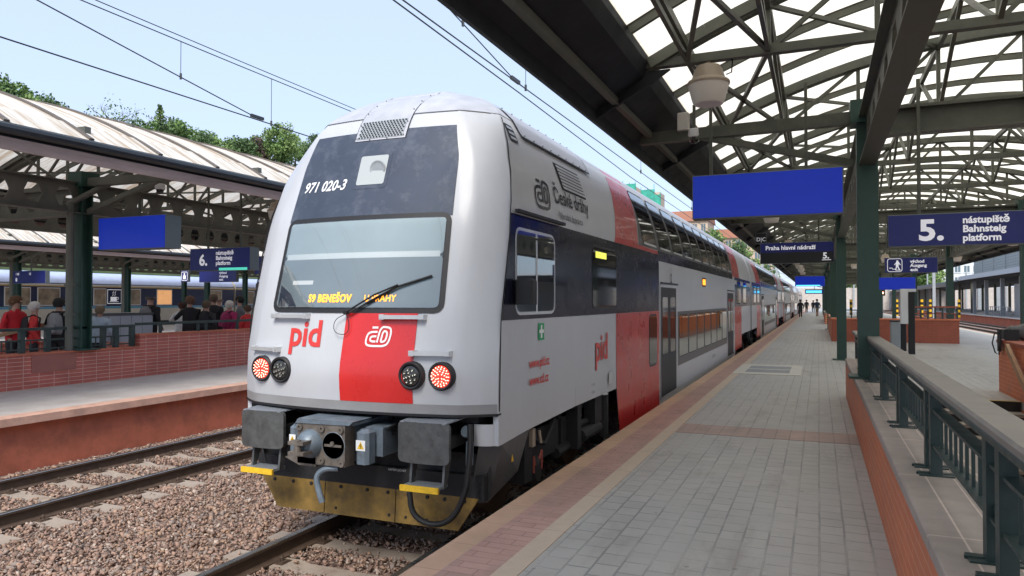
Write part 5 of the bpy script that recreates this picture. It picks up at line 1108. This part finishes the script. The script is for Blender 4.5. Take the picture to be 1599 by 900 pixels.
person(156,-15.5,R(30),'person in pale blue clothes half hidden behind the green column','pale_blue_top',hair=(.2,.15,.1),h=1.5)
_,i=person(234,-16.2,R(5),'bald man in a black jacket seen from behind with grey backpack','black_jacket',hair=(.1,.08,.07),h=1.82,bald=True); backpack(i,'grey backpack on the bald man',(.17,.17,.18),'bag_midgrey')
person(284,-17.2,R(60),'dark haired person in a white shirt bending forward','white_shirt',hair=(.05,.02,.015),h=1.58,pose='lean')
person(297,-15.4,R(75),'woman with brown hair in a black coat facing left','black_jacket','blue_jeans',hair=(.13,.07,.045),h=1.74,pose='lean')
_,i=person(322,-15.2,R(10),'person with brown hair and dark coat beside the woman in black','dark_coat',hair=(.12,.09,.06),h=1.62); backpack(i,'black backpack on the person beside the woman in black',(.02,.02,.025),'bag_black')
person(333,-16.4,R(30),'tall person in a dark jacket behind the backpackers','black_jacket',hair=(.12,.08,.06),h=1.8)
person(343,-17.0,R(140),'balding man in a maroon jumper facing the camera','maroon_jacket',hair=(.2,.13,.1),h=1.76,bald=True)
_,i=person(358,-15.6,R(-5),'white haired person in a magenta jacket seen from behind','magenta_jacket',hair=(.62,.6,.55),h=1.62); backpack(i,'magenta rucksack on the white haired person',(.3,.03,.1),'bag_magenta')
person(375,-15.8,R(120),'man in a black cap with red shirt and grey jacket by the train nose','grey_jacket',hair=(.1,.08,.07),h=1.76,cap=(.02,.02,.02))
person(387,-15.0,R(80),'person in red partly hidden by the train nose','red_jacket2',hair=(.1,.06,.04),h=1.5)
for (u,v,lab,jk,tr,hd,h) in ((1250,496,'person in black walking away nearest the train on the far platform','black_jacket','dark_trousers',10,1.75),(1259.5,488.5,'person in black beside the train, second from the left','dark_coat','dark_trousers',190,1.75),(1270,488,'dark figure farther back between the walkers','black_jacket','dark_trousers',0,1.7),(1276,494.5,'person in navy shirt and light shorts walking on the far platform','navy_shirt','khaki_shorts',15,1.8)):
    d=raydir(u,v); t=(.6-CH)/d[2]; person(0,t*d[0],R(hd),lab,jk,tr,h=h,pose='walk',Y=t*d[1],bare=(tr=='khaki_shorts'))
# ================================================================= TREES AND HILLS
b=MB(); 
def hill(x,y): 
    a=max(0,min(1,(-x-50)/60)); return -.3+18*a*a*(3-2*a)*(.8+.2*math.sin(y*.03))
b.grid([[(x,y,hill(x,y)) for x in np.linspace(-50,-260,24)] for y in np.linspace(-40,400,40)]); struct(b.build('hillside',M['grass'],smooth=True))
def crown_mesh(seed,leaf,n=4200,ls=.46,kind='round'):
    rs=np.random.RandomState(seed); cl=[]
    for k in range(26 if kind!='conifer' else 30):
        if kind=='conifer': t=k/30; a=k*2.4; r=2.2*(1-t); cl.append((r*math.cos(a)*.8,r*math.sin(a)*.8,1.5+8*t,.9*(1-t)+.3))
        else:
            p=rs.normal(size=3); p/=np.linalg.norm(p); rad=rs.uniform(.35,1)**.5*3.0; cl.append((p[0]*rad,p[1]*rad,6+p[2]*rad*.95,rs.uniform(.7,1.5)))
    cl=np.array(cl); idx=rs.choice(len(cl),n); p=rs.normal(size=(n,3)); p/=np.linalg.norm(p,axis=1)[:,None]; c=cl[idx,:3]+p*cl[idx,3:4]*rs.uniform(.6,1.05,(n,1))
    a=rs.normal(size=(n,3)); a/=np.linalg.norm(a,axis=1)[:,None]; bb=np.cross(a,rs.normal(size=(n,3))); bb/=np.linalg.norm(bb,axis=1)[:,None]; s=rs.uniform(.5,1.2,(n,1))*ls
    V=np.stack([c-a*s*.5,c+bb*s*.3,c+a*s*.5,c-bb*s*.3],1).reshape(-1,3); me=D.meshes.new('crown'); me.from_pydata(V.tolist(),[],[(4*i,4*i+1,4*i+2,4*i+3) for i in range(n)])
    sub=idx%3
    for m in (M['leaf'][leaf],M['leaf'][(leaf+1)%3],M['leaf'][leaf]): me.materials.append(m)
    me.polygons.foreach_set('material_index',sub.astype(np.int32)); return me
def trunk_mesh(seed,bare=False):
    r=random.Random(seed); q=MB(); q.tube([(0,0,-1.5),(.05,0,1.5),(0,.1,4),(.1,0,6.5)],[.28,.22,.15,.06],8)
    for k in range(9 if not bare else 26):
        a=r.uniform(0,6.28); z=r.uniform(2.2,6); l=r.uniform(1.4,2.8); e=(l*math.cos(a),l*math.sin(a),z+l*.8); q.tube([(0,0,z),(e[0]*.5,e[1]*.5,z+l*.5),e],[.09,.05,.015],5)
        if bare:
            for j in range(3): q.tube([e,(e[0]*1.2+r.uniform(-.6,.6),e[1]*1.2+r.uniform(-.6,.6),e[2]+r.uniform(.4,1.2))],[.02,.008],4)
    me=q.build('trunk',M['bark']); m=me.data; D.objects.remove(me); return m
CR=[crown_mesh(1,0),crown_mesh(2,1),crown_mesh(3,2),crown_mesh(4,3),crown_mesh(5,1,1800,.45,'conifer'),crown_mesh(6,0,380,.4)]
TR=[trunk_mesh(1),trunk_mesh(2),trunk_mesh(3,True)]
def tree(x,y,z,s,k,label,grp='trees on the hillside behind the station',tr=0):
    e=empty('tree',(x,y,z),label,'tree',grp,rnd.uniform(0,6)); e.scale=(s,s,s*rnd.uniform(.9,1.1))
    for nm,m in(('trunk',TR[tr]),('crown',CR[k])): o=D.objects.new(nm,m); COL.objects.link(o); o.parent=e
    return e
def tree_at(u,vtop,X,s,k,label,tr=0,**kw):
    Y,z=onX(u,vtop,X); return tree(X,Y,z-s*1.15*9.1,s*1.15,k,label,tr=tr,**kw)
skyl=[(0,128,0,'leafy tree top at the left picture edge above the left canopy'),(30,142,2,'second tree crown from the left edge above the canopy'),(62,160,1,'dark low tree crown above the left canopy'),(90,172,0,'small crown fading behind the left canopy ridge'),
 (178,158,5,'sparse half bare tree on the skyline'),(215,162,5,'thin bare branched tree right of the sparse one'),(232,185,0,'round green tree below the bare branches'),(250,168,4,'pointed dark conifer on the skyline'),(272,184,1,'dark tree right of the conifer'),(300,196,0,'green tree in the middle of the skyline'),
 (325,198,2,'light green tree in the middle of the skyline'),(350,206,0,'low green tree left of the reddish one'),(375,212,1,'dark green tree left of the reddish one'),(392,222,3,'reddish brown tree on the skyline'),(418,206,0,'green tree left of the large one by the train'),(440,200,2,'large bright green tree nearest the train nose'),(462,216,0,'green tree touching the train nose'),(490,215,1,'tree hidden mostly behind the train nose')]
for i,(u,v,k,l) in enumerate(skyl): tree_at(u,v,-78-3*(i%3),.62 if k in(4,) else .8,k,l,tr=2 if k==5 else i%2)
TL=[]
for i in range(16):
    u=-20+i*34; X=-62-4*(i%2); v=lerp([(0,190),(200,235),(500,262)],u); Y,z=onX(u,v+12*(i%3),X); TL.append((X,Y,z-.7*9.3,.7,(0,1,0,2)[i%4]))
for i in range(14): TL.append((-53,20+i*4.0,-1.8,.55,(1,0)[i%2]))
V=[];Fc=[];Mi=[]
for (X,Y,Z,s_,k) in TL:
    me=CR[k]; n0=sum(len(q) for q in V); co=np.zeros(len(me.vertices)*3); me.vertices.foreach_get('co',co); V.append(co.reshape(-1,3)*s_+np.array((X,Y,Z))); nf=len(me.polygons); Fc+=[(n0+4*i,n0+4*i+1,n0+4*i+2,n0+4*i+3) for i in range(nf)]; Mi.append(np.full(nf,k if k<3 else 0))
me=D.meshes.new('woodland'); me.from_pydata(np.concatenate(V).tolist(),[],Fc); [me.materials.append(m) for m in M['leaf'][:3]]; me.polygons.foreach_set('material_index',np.concatenate(Mi).astype(np.int32)); o=D.objects.new('woodland',me); COL.objects.link(o); struct(o,'stuff')
# far end: building, scaffold, trees
def facade(name,x0,x1,y,z0,z1,floors,nw,label,m,roofh=4,win='officewin',grp=None,depth=14,gap=.5):
    e=empty(name,((x0+x1)/2,y,z0),label,'building',grp); w_=(x1-x0)/2; h=z1-z0
    b=MB(); b.box(-w_,w_,0,depth,0,h); b.build('wall',M[m],e)
    if roofh: b=MB(); b.prism([(-.6,h),(depth+.6,h),(depth*.7,h+roofh),(depth*.3,h+roofh)],lambda a,c,t:(t,a,c),-w_-.4,w_+.4); b.build('roof',M['tile'],e)
    fh=h/floors; ww=2*w_/nw
    wm=MB(); wm.box(-ww*gap/2,ww*gap/2,-.05,.1,0,fh*.55); fmb=MB(); fmb.box(-ww*gap/2-.2,ww*gap/2+.2,-.15,-.0,-.25,-.02); fmb.box(-.06,.06,-.09,-.05,0,fh*.55)
    w0=None
    for i in range(floors):
        for j in range(nw):
            p=(-w_+ww*(j+.5),0,fh*(i+.25))
            if w0 is None: w0=wm.build('window',M[win],e,loc=p); f0=fmb.build('sill',M[m],w0)
            else: o=child('window',w0,e,p); child('sill',f0,o)
    if m!='whitefac':
        for i in range(floors): b=MB(); b.box(-w_-.15,w_+.15,-.25,0,fh*(i+1)-.3,fh*(i+1)); b.build('cornice',M[m],e)
    return e
facade('town_house',-41,-29,212,8,25.2,4,5,'cream town house with red roof nearest the canopy edge above the train','facade',3.5)
facade('town_house',-28,-12,218,6,20.5,4,6,'cream town house partly hidden by trees beyond the canopy','facade',3)
sc_=empty('scaffolded_building',(-40,175,0),'distant building top wrapped in green scaffold netting','building')
b=MB(); b.box(-4.0,-1.2,0,6,0,30.4); b.box(.4,4.8,0,6,0,28.6); b.box(-1.2,.4,1,6,0,26); b.build('wall',M['facade'],sc_)
b=MB(); b.box(-4.3,-1.0,-.3,-.1,22,31.0); b.box(.2,3.6,-.35,-.15,20,29.3); b.box(3.6,5.1,-.3,-.1,20,28.0); b.build('netting',M['net'],sc_)
for x,z in((-4.2,31.8),(-2.6,31.3),(-1.1,31.5),(.3,30.0),(1.9,29.7),(3.5,30.6),(5.0,28.6)): b=MB(); b.box(x-.06,x+.06,-.45,-.36,20,z); b.build('scaffold_pole',M['net'],sc_)
# thing sign positions: trees at the end of the platform
for i,(u,v,X,s,k,l) in enumerate(((1130,362,-20,.95,0,'tall green tree in front of the cream houses'),(1112,380,-24,.8,2,'light green tree left in front of the cream houses'),(1150,385,-17,1.0,2,'bright green tree beside the hanging station sign'),(1170,392,-15,.9,0,'green tree right below the houses'),(1200,420,-11,.8,0,'green tree far beyond the train end'),(1188,415,-12.5,.8,1,'dark tree far beyond the train end'))):
    d=raydir(u,v); Y=165.; t=Y/d[1]; tree(t*d[0],Y+i,CH+t*d[2]-s*9.3*1.6,s*1.6,k,l,'trees beyond the end of the train')
# ================================================================= RIGHT BACKGROUND
slab('platform_far_right',16.5,30,-6,260,-.3,.6,M['plaster']); b=MB(); b.box(16.35,30,-6,260,.601,.66); struct(b.build('platform_far_right_paving',M['p6top']))
cr=empty('station_building',(0,0,0),'grey steel station structure with braces and flat roof on the far right platform','building')
b=MB(); b.box(17.0,30,72,109,5.0,5.25); b.box(16.8,17.0,71.8,109.2,4.9,5.4); b.build('flat_roof',mat('pale_roof_edge',(.5,.56,.62),.5),cr)
b=MB(); b.box(17.3,29,73,108,4.7,5.0); b.build('soffit',M['soffit'],cr)
for i,y in enumerate((76,84,92,100,107)):
    b=MB(); b.box(18.0,18.35,y-.18,y+.18,.66,4.7); b.build('column',M['greysteel'],cr)
    if i in(1,2): b=MB(); b.bar((18.1,y+.2,4.6),(18.9,y+2.6,1.0),.16,.16); b.build('brace',M['greysteel'],cr)
b=MB(); b.box(18.6,20.6,86,89,.66,4.0); b.build('lift_shaft',M['greysteel'],cr)
b=MB(); b.box(27,29,73,108,.66,4.7); b.build('back_wall',M['whitefac'],cr)
gw=empty('louvred_wall',(0,0,0),'large pale grey gridded wall high above the far right roof','wall'); b=MB(); b.box(31,31.5,112,183,6.5,14.0); b.build('panel_wall',M['gridwall'],gw)
for y in range(114,183,10): b=MB(); b.box(30.85,30.98,y,y+.3,6.5,14.0); b.build('post',M['greysteel'],gw)
for y in range(114,183,17): b=MB(); b.box(31.5,32.5,y,y+1,0,13.9); b.build('pillar',M['greysteel'],gw)
of=facade('office_building',27.0,46,225,0,15.3,5,9,'white modern office block with square windows at the right','whitefac',0,gap=.6)
c4=empty('platform_canopy',(0,0,0),'low dark brown curved canopy on the far right platform','canopy','curved translucent platform canopies')
b=MB(); P=[[(x,y,4.6+1.0*(1-((x-22)/6)**2)) for x in np.linspace(16.2,28,13)] for y in(110,140,200)]; b.grid(P); b.build('roof',M['soffit'],c4,smooth=True); b=MB(); b.box(16.1,16.25,110,200,4.2,4.65); b.build('fascia',mat('brown_fascia',(.16,.145,.13),.7),c4)
for X_ in(18.4,24.4):
    for i in range(10): b=MB(); y=111+i*9.; b.box(X_,X_+.3,y-.15,y+.15,.66,4.8); b.build('column',M['greenst'],c4)
rw=empty('railing',(0,0,0),'pale steel railing in front of the grey station structure','railing'); b=MB(); b.box(17.6,17.66,86,97,1.6,1.66); b.box(17.6,17.66,86,97,1.1,1.13); b.build('top_rail',M['greysteel'],rw)
for i in range(11): b=MB(); b.box(17.6,17.66,86+i,86.08+i,.66,1.6); b.build('post',M['greysteel'],rw)
b0=None
for i,(x,y,l) in enumerate(((3.6,96,'striped post nearest the green column, seen left of the ticket post'),(6.6,98,'striped post just left of the ticket post top'),(9.2,104,'striped post just right of the ticket post'),(11.4,99,'striped post left of the right green column'),(13.4,108,'striped post behind the right green column'),(16.0,104,'rightmost striped post, under the dark canopy end'))):
    e=empty('striped_post',(x,y,.0),'yellow and black '+l,'bollard','striped posts at the track ends')
    b=MB(); n=7
    for k in range(n): b.lathe([(.16,k*.32),(.16,(k+1)*.32)],(0,0,.2),n=8,mi=k%2)
    if b0 is None: b0=b.build('post',[M['yellow'],M['black']],e)
    else: child('post',b0,e)
for i,(x,y,z) in enumerate(((6.1,84,3.1),(19.5,88,3.6))):
    e=empty('signal_light',(x,y,0),['red railway signal glowing between the right columns','red railway signal under the far right canopy'][i],'signal','red railway signals'); b=MB(); b.box(-.06,.06,-.06,.06,0,z); b.build('pole',M['greysteel'],e); b=MB(); b.bevbox(-.25,.25,-.1,.1,z-.3,z+.6,.03); b.build('head',M['black'],e); b=MB(); b.lathe([(.13,-.1),(.1,-.13),(.001,-.14)],(0,0,z),'Y',n=12); b.build('lens',M['ledred'],e)
for i,(x,y,s,k,l) in enumerate(((22,205,1.5,0,'green tree left of the white office block'),(18.5,208,1.3,1,'dark tree seen between the right columns, beyond the tracks'),(25.5,214,1.5,2,'light tree just left of the office block'),(14,206,1.2,0,'tree under the exit sign far away'),(9,207,1.2,1,'dark far tree beyond the track ends'),(4,208,1.1,0,'far green tree right of the platform end'))): tree(x,y,-1,s,k,l,'trees at the far right')
hl=empty('retaining_wall',(0,0,0),'long pale wall closing the far end of the tracks','wall'); b=MB(); b.box(-14,60,200,201,0,5.5); b.build('wall',M['p6top'],hl)
for i in range(10): b=MB(); b.box(4+i*4,4.3+i*4,199,199.3,0,8+i%3); b.build('buttress_post',M['greysteel'],hl)
